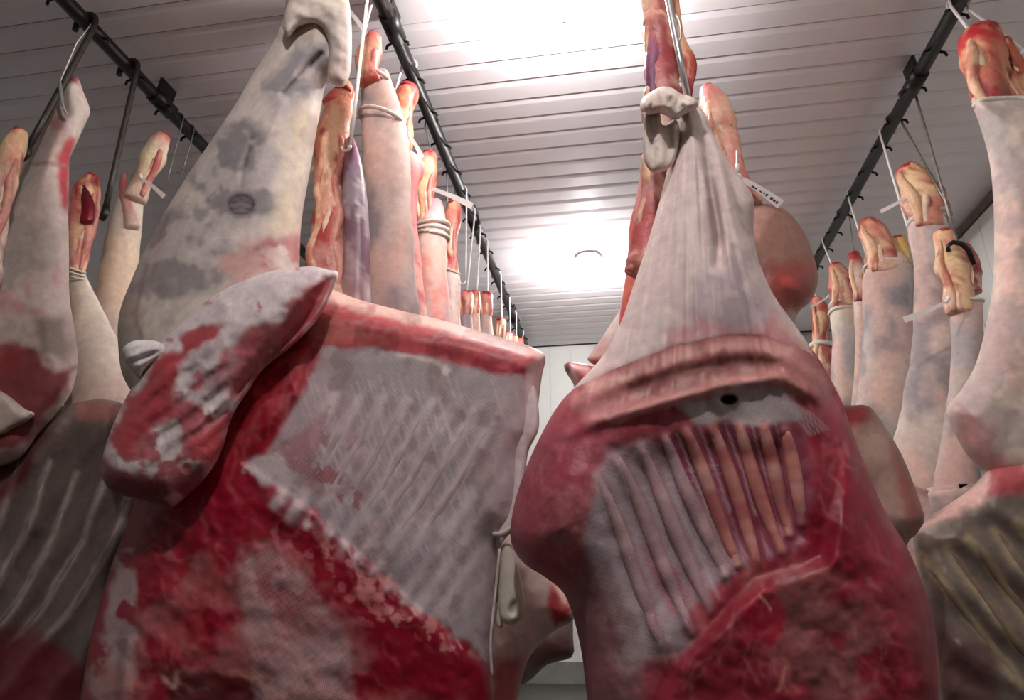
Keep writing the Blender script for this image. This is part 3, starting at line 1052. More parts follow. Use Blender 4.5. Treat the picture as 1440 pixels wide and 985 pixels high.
side2.build('rib_side', M['net'], c2, (170, 84, 92), [
    poly([(720, 700), (760, 610), (810, 550), (860, 590), (850, 690), (820, 780), (740, 790)], (172, 80, 92), 12, 14, .9),
    poly([(790, 700), (850, 640), (850, 740), (800, 790), (740, 780)], (196, 116, 116), 12, 18, .7, (40, .45, .08)),
    poly([(820, 560), (880, 560), (960, 570), (930, 610), (860, 640), (820, 690), (780, 660)], (158, 60, 74), 10, 16, .8, (36, .42, .08)),
    poly([(800, 560), (890, 500), (1000, 465), (1110, 470), (1160, 530), (1170, 600), (1130, 560), (1040, 540), (930, 570), (830, 600)], (198, 128, 124), 8, 10, .95),
    poly([(880, 540), (960, 514), (1040, 500), (1085, 505), (1060, 525), (980, 545), (900, 562)], (160, 108, 100), 6, 9, .85),
    line([(830, 545), (900, 520), (980, 492), (1060, 482), (1110, 494)], (226, 172, 162), 8, 6, 5, .8), line([(860, 588), (940, 562), (1020, 540), (1100, 528)], (216, 150, 142), 7, 5, 5, .8),
    poly([(950, 572), (1040, 545), (1110, 552), (1130, 590), (1090, 600), (980, 596)], (182, 168, 166), 7, 9, .95),
    poly([(930, 610), (1000, 595), (1130, 600), (1150, 690), (1140, 780), (1070, 815), (1030, 790), (975, 690)], (140, 66, 86), 8, 10, .95),
    poly(NET2, (172, 148, 154), 10, 14, .95)] + thr + [
    line(r, (206, 138, 122), 6.5, 3.5, 3, .9) for r in RIBS2[3:7]] + [line(RIBS2[7], (196, 120, 122), 6, 4, 3, .7)] + [
    line(r, (206, 170, 170), 5, 4, 3, .6) for r in RIBS2[:3] + RIBS2[8:]] + [
    line([(q[0] + 11, q[1]) for q in r], (140, 60, 78), 4, 4, 3, .6) for r in RIBS2] + [
    line([(q[0] + 17, q[1] - 5) for q in r[:3]], (214, 186, 190), 1.4, 1.6, 2, .6) for r in RIBS2[2:7]] + [
    poly([(905, 770), (960, 800), (990, 870), (940, 860)], (170, 50, 70), 10, 16, .7, (26, .45, .07)),
    poly([(1140, 600), (1180, 575), (1210, 640), (1250, 730), (1290, 800), (1230, 830), (1130, 790), (1140, 700)], (150, 14, 42), 10, 14, .95),
    poly([(1135, 560), (1180, 560), (1200, 640), (1160, 640)], (204, 84, 100), 8, 12, .7, (30, .42, .08)),
    poly([(1020, 820), (1100, 780), (1200, 780), (1300, 820), (1325, 1000), (1320, 1130), (830, 1130), (920, 960), (980, 900)], (146, 34, 50), 14, 18, .95),
    poly([(1100, 810), (1160, 800), (1240, 880), (1230, 980), (1150, 1010), (1080, 930)], (140, 82, 82), 22, 28, .9, (70, .36, .1)),
    poly([(1040, 800), (1150, 790), (1180, 830), (1100, 850), (1040, 840)], (170, 90, 88), 10, 16, .7, (34, .45, .08)),
    poly([(790, 830), (850, 780), (880, 860), (900, 960), (880, 1120), (830, 1120), (812, 900)], (150, 104, 106), 14, 12, .95),
    poly([(850, 880), (920, 880), (930, 930), (870, 950)], (176, 148, 146), 14, 18, .8, (30, .44, .08)),
    poly(ell(1245, 945, 42, 26, 20), (146, 12, 38), 10, 12, .9), poly(ell(1275, 940, 16, 34, -10), (186, 44, 70), 8, 8, .7),
    poly([(1040, 840), (1090, 830), (1100, 900), (1050, 910)], (176, 28, 52), 12, 16, .8),
    line([(1316, 830), (1322, 900), (1326, 1000)], (196, 130, 128), 5, 4, 3, .8),
    line([(1066, 838), (1084, 858)], (236, 170, 160), 2, 2, 3, .8), line([(1105, 940), (1092, 972)], (214, 130, 120), 3, 3, 3, .7),
    blot((112, 10, 32), 46, .66, .05, .4)] + fascia([(730, 740), (770, 620), (830, 560), (900, 600), (850, 680), (820, 790), (760, 790)], 40, PALE, 5, (-1.4, .2)) + fascia([(1000, 850), (1100, 800), (1250, 790), (1320, 980), (880, 980)], 90, PALE, 6, (-1.2, 1.2)) + fascia([(1140, 600), (1190, 590), (1270, 780), (1150, 780)], 30, PALE, 7, (-.3, .6)) + fascia([(830, 560), (960, 510), (1100, 490), (1150, 530), (1100, 540), (930, 575)], 30, [(224, 170, 160), (150, 96, 92), (232, 190, 180)], 8, (1.2, 1.9)) + fan + [
    poly(ell(1025, 562, 13, 8), (196, 160, 150), 2, 1, .8), poly(ell(1025, 562, 11, 6.5), (70, 14, 20), 1.5, .6, 1.0)], 51,
    net=lambda p: np.maximum(sstep(-6, 10, polyd(p, NET2)), .7 * sstep(-4, 8, polyd(p, [(950, 572), (1040, 545), (1110, 552), (1130, 590), (1090, 600), (980, 596)]))))
for i, r in enumerate(RIBS2):
    q = catmull(r, 9, False)
    pts = [side2.at(x, y, -0.0075) for x, y in q]
    bare = i in (3, 4, 5, 6, 7)
    v, f = tube_geo(pts, 0.0125 * np.sin(np.linspace(0.30, math.pi - .12, len(pts))) ** .5, 10)
    cc = paint(np.repeat(q, 10, axis=0), (196, 126, 114) if bare else (182, 140, 144), [blot((166, 84, 90) if bare else (156, 104, 116), 20, .5, .1, .8), blot((214, 168, 160), 12, .6, .06, .5)], 160 + i)
    mesh_obj('rib', v, f, M['net'], c2, cc, np.full(len(v), .05 if bare else .9))

# gauze cone over the leg
cone.blend = lambda p, y: y + 0.008 * (1 - sstep(2, 16, lined(p, RIDGE)))
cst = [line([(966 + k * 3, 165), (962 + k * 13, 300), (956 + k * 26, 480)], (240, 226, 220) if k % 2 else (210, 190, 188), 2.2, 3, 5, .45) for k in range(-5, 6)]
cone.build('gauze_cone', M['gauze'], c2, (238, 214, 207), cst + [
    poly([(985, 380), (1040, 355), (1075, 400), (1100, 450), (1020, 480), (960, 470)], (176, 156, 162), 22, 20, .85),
    poly([(930, 470), (980, 440), (1060, 460), (1110, 470), (1150, 515), (1020, 492), (900, 526)], (206, 138, 138), 14, 14, .75, (40, .4, .1)),
    poly([(1080, 430), (1120, 470), (1150, 515), (1110, 500), (1070, 470)], (206, 120, 120), 10, 10, .6),
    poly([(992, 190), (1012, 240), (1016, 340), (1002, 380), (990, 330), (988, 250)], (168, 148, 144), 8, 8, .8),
    poly([(1004, 200), (1058, 280), (1060, 340), (1030, 330), (1010, 260)], (216, 196, 184), 8, 10, .8),
    line([(1012, 230), (1030, 290), (1050, 330)], (160, 140, 134), 3, 4, 8, .7), line([(1030, 262), (1044, 300), (1058, 316)], (176, 154, 148), 2.5, 3, 8, .7),
    poly(ell(1032, 347, 8, 6), (200, 172, 162), 3, 2, .8), poly([(810, 552), (860, 510), (880, 520), (830, 552)], (214, 168, 164), 8, 6, .7),
    blot((236, 214, 206), 40, .56, .07, .5)], 63, net=lambda p: np.full(len(p), .5))

# bare shank above it, second shank behind, knot and tail of the gauze
limb('shank', [(914, -60, 26, TAN), (917, -15, 21, (216, 140, 124)), (922, 20, 20, (226, 160, 140)), (928, 60, 22, (214, 140, 124)), (930, 100, 25, (196, 110, 108)), (930, 150, 25, (206, 150, 140)),
               (930, 200, 24, (220, 186, 172)), (926, 250, 24, (214, 168, 158)), (916, 320, 26, (190, 90, 90)), (910, 380, 30, (196, 110, 104))], 1.45, M['bone'], c2, .9, 20,
     (((150, 52, 62), 24, .57, .05, .8), ((240, 200, 176), 30, .6, .05, .7)), 71)
limb('tendon', [(919, 50, 8, (190, 110, 116)), (919, 80, 11, (146, 84, 112)), (920, 110, 12, (120, 66, 98)), (920, 140, 11, (126, 66, 92))], 1.428, M['bone'], c2, .7, 12, (), 72)
limb('tendon', [(948, 0, 7, (226, 150, 120)), (953, 45, 8, (232, 180, 130)), (962, 78, 12, (226, 150, 116)), (971, 92, 9, (214, 130, 100)), (966, 125, 9, (190, 90, 90)), (962, 150, 8, (190, 90, 90))], 1.42, M['bone'], c2, .8, 12, (((170, 60, 50), 30, .56, .05, .8),), 73)
knot = Slab([(900, 148), (904, 138), (914, 130), (930, 122), (946, 124), (958, 132), (972, 136), (982, 144), (978, 154), (964, 160), (952, 168), (940, 164), (926, 160), (910, 162), (902, 158)], 1.245, 0.05, 0.06, 16,
            lambda p: 0.009 * np.sin(p[:, 0] / 5.0 + 5 * fbm(p / 18, 75)), res=2.5)
knot.build('gauze_knot', M['gauze'], c2, (230, 214, 200), [line([(926, 128), (930, 146), (924, 160)], (186, 160, 150), 2, 2, 2, .8), blot((200, 178, 166), 16, .55, .06, .6)], 76, net=lambda p: np.full(len(p), .5))
gt = Slab([(908, 156), (926, 152), (932, 176), (950, 168), (956, 190), (948, 228), (930, 242), (914, 240), (905, 222), (904, 190)], 1.268, 0.018, 0.03, 14,
          lambda p: 0.006 * np.sin(p[:, 0] / 4.0 + 4 * fbm(p / 24, 77)), res=2.6)
gt.build('gauze_tail', M['gauze'], c2, (230, 214, 200), [line([(906, 228), (916, 238), (930, 240), (944, 228)], (206, 172, 164), 2, 2, 2, .8), blot((206, 186, 176), 18, .55, .06, .6)], 78, net=lambda p: np.full(len(p), .5))

DY = 0.0
# ================================================================== HOOKS
def hook(key, Y, px, py, label, mat='steel', r=0.0045, side=-1, curl=1, Yb=None, group=None, cat='hook', dx=0.0):
    """a rod with a crook over the rail, running down to the point (px, py) where it holds the leg"""
    x = RAILS[key]
    R = RAILR + r
    top = [(x - side * R * .95, Y, RAILZ - .012)]
    for k in range(9):
        a = math.pi * k / 8
        top.append((x - side * R * math.cos(a), Y, RAILZ + R * math.sin(a)))
    e = P1(px, py, Y if Yb is None else Yb)
    top.append((x + side * R, Y, RAILZ - .02))
    base = np.array(top[-1])
    pts = [np.array(q) for q in top] + [base * .7 + e * .3, base * .3 + e * .7, e]
    for k in range(1, 6):
        a = math.pi * k / 5
        pts.append(e + np.array([curl * .014 * (1 - math.cos(a)), 0, -.016 * math.sin(a)]))
    t = empty('meat_hook', e, label, cat, group)
    v, f = tube_geo(np.array(pts[:-5]), r, 8)
    mesh_obj('rod', v, f, M[mat], t)
    v, f = tube_geo(np.array(pts[-6:]), r * np.linspace(1, .55, 6), 8)
    mesh_obj('point', v, f, M[mat], t)
    return t


def strap(x0, y0, x1, y1, Y, label, wpx=5, parent=None, knob=True, Y2=None, group=None):
    a, b = P1(x0, y0, Y), P1(x1, y1, Y if Y2 is None else Y2)
    t = empty('tie_tag', a, label, 'tag', group)
    d = b - a
    L = np.linalg.norm(d)
    d /= L
    vw = (a + b) / 2 - ORG
    vw /= np.linalg.norm(vw)
    n = np.cross(d, vw)
    n /= np.linalg.norm(n)
    th = -vw
    w = wpx * px_m((x0 + x1) / 2, (y0 + y1) / 2, Y)
    k = 9
    V = []
    for i in range(k):
        u = i / (k - 1)
        c = a + d * L * u + n * 0.02 * L * math.sin(math.pi * u)
        ww = w * (0.45 if u < .12 else 0.5 + .5 * u)
        for s1, s2 in ((-1, 0), (1, 0), (1, 1), (-1, 1)):
            V.append(c + n * ww / 2 * s1 + th * .0012 * s2)
    Fc = []
    for i in range(k - 1):
        for j in range(4):
            j2 = (j + 1) % 4
            Fc.append((i * 4 + j, i * 4 + j2, i * 4 + 4 + j2, i * 4 + 4 + j))
    Fc += [(3, 2, 1, 0), tuple(4 * (k - 1) + j for j in range(4))]
    mesh_obj('strip', V, Fc, M['tag'], t, smooth=False)
    if knob:
        v, f = tube_geo([a - d * .010 + np.array([0, 0, .012]), a - d * .004 + np.array([0, 0, .004]), a + d * .006], w * .32, 8)
        mesh_obj('loop', v, f, M['tag'], t)
    return t, a, d, n, th, L, w


# ================================================================== LEGS BEHIND THE BIG FLAP CARCASS (second rail)
def carc(x, Y, label, group=None):
    return empty('carcass', (x, Y, 0.4), label, 'carcass', group)


WH, PK = (224, 210, 200), (224, 170, 158)
LOW = ((1.25, .095), (1.0, .10), (.7, .10), (.48, .05))

b = carc(-.75, 1.56, 'bare hanging shank with a dark shiny tendon beside the pale stocking leg')
limb('shank', [(484, 130, 15, (212, 110, 86)), (478, 148, 22, (220, 150, 120)), (468, 185, 27, (226, 172, 146)), (463, 240, 24, (230, 176, 150)), (462, 300, 22, (226, 170, 150)), (458, 370, 28, (206, 150, 140)),
               (455, 440, 40, (200, 150, 140))], 1.60, M['bone'], b, .55, 20, (((160, 40, 44), 26, .62, .04, .9), ((238, 206, 170), 22, .58, .05, .6)), 81, LOW)
limb('tendon', [(492, 196, 6, (190, 60, 70)), (496, 225, 12, (150, 110, 130)), (499, 270, 17, (148, 132, 142)), (502, 330, 18, (168, 150, 154)), (500, 400, 22, (170, 140, 140)), (498, 450, 24, (170, 130, 130))], 1.60, M['flesh'], b, .8, 16,
     (((112, 70, 92), 30, .54, .05, .8), ((212, 196, 196), 40, .62, .04, .8)), 82)
limb('cut_end', [(486, 118, 9, (196, 70, 56)), (482, 132, 17, (222, 96, 84)), (474, 150, 20, (210, 90, 90))], 1.605, M['bone'], b, .8, 14, BONY, 83)
hook('near', 1.56, 493, 205, 'white rod hook running down into the bare shank', 'tag', .0052, 1, -1)

b = carc(-.75, 1.72, 'tall stocking covered leg with bare knuckle tied round by one twine')
limb('knuckle', [(526, 52, 12, (222, 100, 90)), (520, 70, 17, (206, 140, 112)), (516, 96, 16, (190, 120, 104)), (522, 116, 16, (170, 110, 104))], 1.72, M['bone'], b, .9, 16, BONY, 84)
limb('stocking_leg', [(530, 104, 17, WH), (530, 125, 23, WH), (538, 170, 30, (214, 196, 190)), (544, 230, 34, (222, 190, 176)), (544, 300, 36, (206, 180, 170)), (544, 370, 40, (222, 184, 172)), (548, 450, 44, (214, 170, 160))],
     1.75, M['gauze'], b, .6, 22, STOCK, 85, LOW, net=.5)
band('twine', 536, 168, 31, 1.74, b, M['cloth'], 3.0, 8, .85)
band('stocking_hem', 529, 108, 19, 1.74, b, M['cloth'], 2.5, 8, .85)
hook('near', 1.73, 503, 82, 'curved white hook in the knuckle beside the white strap', 'tag', .0045, -1, 1)
strap(480, 2, 524, 62, 1.70, 'broad white tie strap across the top of the flap carcass leg', 8)
strap(442, 236, 424, 240, 1.58, 'short white tag end poking out beside the bare shank', 12, knob=False)

b = orange = carc(-.75, 2.05, 'orange knuckled shank close under the rail with a bent white strap')
limb('knuckle', [(574, 126, 15, (230, 110, 104)), (569, 145, 17, (226, 150, 100)), (564, 170, 15, (230, 150, 96)), (568, 196, 12, (220, 130, 90)), (566, 225, 11, (206, 90, 80)), (570, 250, 12, (226, 130, 126))], 2.05, M['bone'], b, .9, 16, BONY, 86)
limb('gauze_twist', [(568, 220, 12, (236, 160, 150)), (580, 236, 17, (238, 176, 168)), (576, 265, 12, (226, 120, 120)), (574, 310, 13, (226, 130, 126)), (576, 360, 16, (226, 150, 140)), (576, 420, 22, PK), (578, 470, 26, PK)], 2.03, M['gauze'], b, .85, 16,
     (((190, 50, 60), 26, .56, .05, .7),), 87, LOW, net=.4)
hook('near', 2.06, 553, 140, 'double white hook beside the orange knuckle', 'tag', .0045, -1, 1)
strap(571, 184, 594, 222, 2.03, 'bent white strap tied to the orange knuckle', 7)

b = carc(-.75, 2.35, 'shank with a wrapped gauze bandage and a long white tag beside the rail')
limb('knuckle', [(604, 218, 12, (232, 130, 130)), (600, 240, 15, (230, 170, 130)), (598, 265, 14, (226, 160, 120)), (597, 300, 12, (220, 130, 110)), (598, 330, 14, PK)], 2.35, M['bone'], b, .9, 16, BONY, 88)
limb('stocking_leg', [(612, 284, 10, (214, 140, 150)), (610, 306, 17, (228, 180, 178)), (604, 330, 26, (232, 196, 186)), (604, 370, 25, (236, 190, 172)), (605, 420, 28, (226, 170, 160)), (606, 480, 30, (206, 180, 174))], 2.36, M['gauze'], b, .85, 18,
     (((232, 130, 110), 18, .54, .06, .7), ((160, 150, 150), 12, .6, .05, .7)), 89, LOW, net=.5)
for k in range(3):
    band('gauze_wrap', 606, 322 + 7 * k, 25, 2.36, b, M['cloth'], 3, -6 + 3 * k, .85)
hook('near', 2.40, 612, 236, 'thin grey hook behind the bandaged shank', 'grey_steel', .004, -1, 1)
strap(603, 264, 664, 290, 2.33, 'long white tag pointing across the rail at the bandaged shank', 9)

b = pinkish = carc(-.75, 2.75, 'pinkish gauze leg with a small white band beside the long tag')
limb('knuckle', [(638, 288, 10, (232, 120, 110)), (636, 310, 12, (232, 176, 150)), (632, 340, 10, (228, 170, 150)), (634, 366, 9, (190, 70, 70)), (634, 384, 10, PK)], 2.75, M['bone'], b, .9, 14, BONY, 90)
limb('stocking_leg', [(634, 380, 11, WH), (634, 400, 14, (232, 206, 196)), (632, 440, 15, (232, 200, 190)), (634, 500, 22, PK)], 2.76, M['gauze'], b, .85, 16, STOCK, 91, LOW, net=.5)
band('twine', 634, 384, 12, 2.76, b, M['cloth'], 2.2, 3)
hook('near', 2.78, 632, 350, 'thin pale hook holding the pinkish gauze leg', 'steel', .004, -1, 1)

far = [(656, 414, 9, 3.15, 'reddish shank with two hooks far along the rail'), (684, 415, 9, 3.5, 'bent pink shank hanging before the small far legs'), (668, 412, 8, 3.3, 'narrow pale shank among the far legs'),
       (704, 452, 8, 3.95, 'small pale knuckle far along the rail'), (716, 470, 6, 4.3, 'tiny pale leg near the back wall, first of three'), (724, 474, 6, 4.6, 'tiny pale leg near the back wall, middle of three'),
       (731, 478, 6, 4.95, 'tiny pale leg near the back wall, last of three')]
for i, (x, y, h, Y, lb) in enumerate(far):
    b = carc(-.75, Y, lb, 'far legs along the rail')
    limb('knuckle', [(x, y, h, (226, 120, 112)), (x - 1, y + 14, h * 1.1, (230, 170, 150)), (x - 2, y + 34, h, (226, 160, 148))], Y, M['bone'], b, .9, 12, BONY, 92 + i)
    limb('leg', [(x - 2, y + 30, h * 1.05, (228, 180, 168)), (x - 3, y + 60, h * 1.5, (222, 190, 180)), (x - 4, y + 110, h * 1.9, (206, 180, 172))], Y, M['gauze'], b, .9, 12, STOCK, 102 + i, ((1.2, .065), (.6, .065), (.5, .04)), net=.4)
    hook('near', Y, x + (2 if i else -1), y + 12, lb.replace('reddish', 'white hook above the reddish').replace('bent', 'white hook above the bent').replace('narrow', 'white hook above the narrow').replace('small pale knuckle', 'white hook above the small pale knuckle').replace('tiny', 'white hook above the tiny'),
         'tag', .0042, 1, -1, group='hooks on the far rail')
hook('near', 2.95, 655, 395, 'white hook with a dark tip just before the reddish far shank', 'tag', .004, 1, -1)

# carcass seen low in the gap between the two big ones
b = orange
g1 = Slab([(560, 640), (700, 690), (735, 745), (770, 800), (800, 846), (806, 872), (786, 884), (766, 900), (742, 930), (728, 985), (720, 1060), (600, 1080), (540, 900)], 2.03, .08, .05, 50, lambda p: .02 * (fbm(p / 40, 6) - .5), res=6)
g1.build('shoulder', M['flesh'], b, (196, 178, 170), [poly([(776, 820), (806, 850), (806, 874), (780, 880), (768, 850)], (150, 18, 34), 5, 6, .95), poly([(690, 780), (740, 800), (730, 850), (690, 860)], (120, 96, 92), 12, 14, .8),
                                                     poly([(700, 930), (745, 920), (730, 1000), (690, 1000)], (170, 60, 70), 10, 10, .8), line([(768, 808), (784, 824), (796, 850)], (226, 176, 166), 3, 2, 3, .9)], 120)
b = pinkish
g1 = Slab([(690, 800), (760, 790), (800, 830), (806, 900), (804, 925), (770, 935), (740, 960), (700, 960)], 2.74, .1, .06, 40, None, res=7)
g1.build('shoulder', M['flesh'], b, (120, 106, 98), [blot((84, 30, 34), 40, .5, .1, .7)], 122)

# ================================================================== BEHIND THE GAUZE CONE (third rail)
b = carc(.3, 1.75, 'bare tan shank and brown rump hanging close behind the gauze cone')
limb('shank', [(994, 126, 12, (222, 120, 116)), (1004, 146, 20, (226, 160, 140)), (1014, 176, 22, (230, 172, 146)), (1024, 205, 17, (222, 160, 140)), (1032, 240, 16, (214, 140, 128)), (1050, 290, 24, (170, 104, 92))], 1.72, M['bone'], b, .85, 18,
     (((196, 70, 70), 26, .58, .05, .8), ((240, 206, 180), 30, .6, .05, .6)), 131)
g1 = Slab([(1040, 300), (1062, 288), (1090, 288), (1114, 304), (1134, 334), (1146, 366), (1150, 396), (1140, 424), (1120, 446), (1120, 500), (1150, 560), (1190, 570), (1222, 572), (1244, 600), (1268, 640), (1288, 690), (1300, 730), (1290, 750),
           (1270, 790), (1250, 1000), (1100, 1000), (1000, 800), (1000, 400)], 1.72, .11, .1, 60, lambda p: .025 * (fbm(p / 50, 16) - .5), res=4.5)
g1.build('side', M['flesh'], b, (150, 108, 96), [poly([(1060, 290), (1110, 300), (1130, 350), (1100, 380), (1060, 360)], (164, 122, 108), 12, 14, .9), poly([(1080, 370), (1150, 360), (1146, 420), (1115, 450), (1075, 430)], (160, 70, 64), 12, 14, .85),
                                                 poly(ell(1112, 398, 14, 8, 20), (206, 90, 84), 4, 4, .8), poly([(1100, 440), (1150, 420), (1180, 560), (1120, 560)], (206, 170, 164), 8, 10, .8, (24, .42, .07)),
                                                 poly([(1180, 565), (1230, 570), (1220, 620), (1190, 620)], (126, 22, 30), 6, 8, .9), poly([(1195, 600), (1240, 600), (1290, 700), (1280, 760), (1240, 720)], (186, 150, 136), 10, 10, .9),
                                                 poly([(1250, 620), (1300, 710), (1290, 750), (1262, 690)], (170, 84, 80), 8, 8, .8)], 132)
tg, a, d, n, th, L, wd = strap(1040, 250, 1098, 288, 1.66, 'white tag with dark print hanging beside the brown rump', 13)
for u, ww, hh in ((.34, .06, .2), (.40, .05, .16), (.52, .05, .14), (.60, .03, .2), (.66, .04, .3), (.78, .06, .3), (.85, .05, .24), (.91, .04, .3)):
    cpt = a + d * L * u + n * 0.02 * L * math.sin(math.pi * u) - n * wd * .12 * (1 if u < .6 else .5) + th * .0016
    V = [cpt + d * L * ww * .5 * s1 + n * wd * hh * .5 * s2 + th * .0004 * s3 for s3 in (0, 1) for s1, s2 in ((-1, -1), (1, -1), (1, 1), (-1, 1))]
    mesh_obj('print', V, [(0, 1, 2, 3), (7, 6, 5, 4), (0, 4, 5, 1), (1, 5, 6, 2), (2, 6, 7, 3), (3, 7, 4, 0)], M['ink'], tg, smooth=False)
tube('barb', [P1(1036, 212, 1.66), P1(1036, 230, 1.655), P1(1037, 232, 1.655), P1(1037, 243, 1.655)], [.0022, .0022, .006, .007], M['tag'], tg, 8)

b = carc(.1, 2.1, 'red lean leg with a pale pointed flank showing behind the shank')
limb('leg', [(922, 200, 14, (206, 150, 140)), (914, 280, 20, (196, 130, 124)), (908, 320, 23, (200, 92, 90)), (906, 370, 24, (216, 100, 92)), (898, 420, 22, (196, 76, 80)), (900, 500, 40, (196, 90, 90))], 1.66, M['flesh'], b, .85, 18,
     (((232, 140, 116), 16, .56, .06, .8),), 141)
g1 = Slab([(886, 420), (872, 436), (856, 460), (838, 488), (826, 506), (840, 516), (822, 512), (800, 509), (793, 513), (796, 524), (806, 540), (812, 560), (860, 700), (930, 740), (950, 600), (930, 450)], 1.68, .05, .05, 34, None, res=4)
g1.build('flank', M['flesh'], b, (224, 206, 198), [poly([(826, 496), (850, 470), (872, 500), (840, 520)], (216, 166, 160), 8, 8, .8), poly([(800, 508), (850, 508), (840, 540), (815, 550)], (190, 92, 90), 4, 5, .9), poly([(790, 508), (802, 508), (802, 524), (796, 526)], (110, 26, 28), 3, 2, .95)], 142)
hook('mid', 1.66, 921, 196, 'steel hook hidden behind the shank, holding the red lean leg', 'steel', .004, 1, -1)
# steel spreader rod of the gauze carcass
t = empty('meat_hook', P1(966, 136, 1.30), 'bright thick steel rod holding up the gauze cone', 'hook')
e0, e1 = P1(967, 138, 1.235), P1(938, -10, 1.25)
tp = np.array([RAILS['mid'] - RAILR - .007, 1.27, RAILZ])
pts = [e0, e0 * .5 + e1 * .5, e1, e1 * .3 + tp * .7 - np.array([.01, 0, 0]), tp]
for k in range(1, 8):
    aa = math.pi * k / 7
    pts.append(np.array([RAILS['mid'] - (RAILR + .007) * math.cos(aa), 1.27, RAILZ + (RAILR + .007) * math.sin(aa)]))
tube('rod', pts, .0075, M['steel'], t, 10)
tube('eye', [P1(950, 20, 1.24), P1(956, 34, 1.24), P1(957, 52, 1.24), P1(953, 60, 1.24)], .003, M['steel'], t, 7, 4)
hook('near', 1.36, 470, -70, 'steel hook from which the flap carcass hangs', 'steel', .006, 1, -1)

# ================================================================== RIGHT RAIL
b = carc(1.32, 2.05, 'thick stocking covered leg with red knuckle standing out against the white wall')
limb('knuckle', [(1381, 50, 24, (150, 26, 36)), (1380, 66, 29, (190, 56, 60)), (1384, 90, 26, (206, 134, 104)), (1388, 118, 23, (190, 110, 90)), (1400, 150, 24, (120, 80, 72))], 2.02, M['bone'], b, .9, 18,
     (((170, 30, 44), 20, .53, .06, .85), ((226, 180, 130), 26, .57, .06, .7)), 151)
limb('knuckle', [(1412, 58, 9, (170, 84, 60)), (1422, 84, 13, (196, 110, 80)), (1436, 110, 17, (180, 90, 74)), (1450, 140, 20, (150, 90, 80))], 2.08, M['bone'], b, .9, 14, BONY, 152)
lg = Slab([(1366, 142), (1378, 136), (1440, 134), (1510, 140), (1520, 300), (1530, 480), (1545, 600), (1500, 700), (1440, 690), (1392, 668), (1360, 640), (1338, 600), (1332, 574), (1352, 548), (1372, 512), (1386, 460), (1396, 400), (1398, 330), (1396, 270),
           (1390, 220), (1378, 178)], 2.02, .11, .11, 62, lambda p: .016 * (fbm(p / 50, 18) - .5), res=4.2)
lg.build('stocking_leg', M['gauze'], b, (222, 202, 186), [poly([(1370, 150), (1420, 150), (1425, 220), (1398, 240)], (156, 148, 144), 10, 12, .85), poly([(1400, 200), (1440, 230), (1440, 300), (1405, 300)], (186, 172, 164), 12, 16, .7),
                                                          poly([(1400, 280), (1440, 280), (1440, 560), (1380, 520), (1400, 420)], (232, 190, 174), 18, 20, .8), poly([(1335, 575), (1400, 600), (1410, 650), (1350, 630)], (206, 120, 116), 10, 12, .8, (30, .42, .08)),
                                                          line([(1345, 570), (1380, 600), (1400, 612)], (170, 110, 106), 3, 3, 4, .7), blot((170, 152, 150), 50, .6, .06, .6)], 153, net=lambda p: np.full(len(p), .4))
tube('stocking_hem', [lg.at(1369, 150, .004), lg.at(1382, 141, .004), lg.at(1410, 139, .004), lg.at(1440, 139, .004), lg.at(1480, 140, .004)], .0085, M['cloth'], b, 9, 5)
s3 = Slab([(1284, 750), (1298, 730), (1330, 712), (1362, 690), (1392, 660), (1420, 646), (1460, 630), (1520, 630), (1600, 700), (1620, 900), (1580, 1090), (1440, 1110), (1350, 1080), (1320, 980), (1300, 860), (1290, 800)], 1.98, .09, .08, 50,
          lambda p: .012 * np.sin((p[:, 0] * .75 - p[:, 1]) / 13.0) * sstep(10, 50, polyd(p, [(1290, 760), (1400, 690), (1600, 700), (1600, 1000), (1320, 1000)])) + .02 * (fbm(p / 50, 19) - .5), res=4.4)
rb = [line([(1330 + 34 * k, 770 - 12 * k), (1390 + 34 * k, 850 - 10 * k), (1470 + 34 * k, 960 - 8 * k)], (176, 158, 124), 7, 5, 5, .8) for k in range(-1, 5)]
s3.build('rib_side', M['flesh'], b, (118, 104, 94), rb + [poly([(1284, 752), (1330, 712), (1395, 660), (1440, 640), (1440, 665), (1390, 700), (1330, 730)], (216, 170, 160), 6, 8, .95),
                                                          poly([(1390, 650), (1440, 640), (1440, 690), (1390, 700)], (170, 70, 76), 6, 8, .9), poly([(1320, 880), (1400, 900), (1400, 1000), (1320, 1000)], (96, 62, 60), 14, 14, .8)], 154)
for k in range(-1, 4):
    q = catmull([(1330 + 34 * k, 770 - 12 * k), (1390 + 34 * k, 850 - 10 * k), (1460 + 34 * k, 945 - 8 * k)], 10, False)
    q = q[polyd(q, s3.out) > 12]
    v, f = tube_geo([s3.at(x, y, -.0085) for x, y in q], .013 * np.sin(np.linspace(.25, math.pi - .25, len(q))) ** .5, 8)
    mesh_obj('rib', v, f, M['flesh'], b, paint(np.repeat(q, 8, axis=0), (150, 134, 108), [blot((124, 100, 88), 24, .5, .1, .8)], 155 + k))
hook('right', 2.07, 1373, 56, 'white hook in the big red knuckle by the wall', 'tag', .0055, -1, 1)
hook('right', 2.09, 1438, 70, 'white hook beside the big red knuckle, nearer the wall', 'tag', .005, 1, -1)

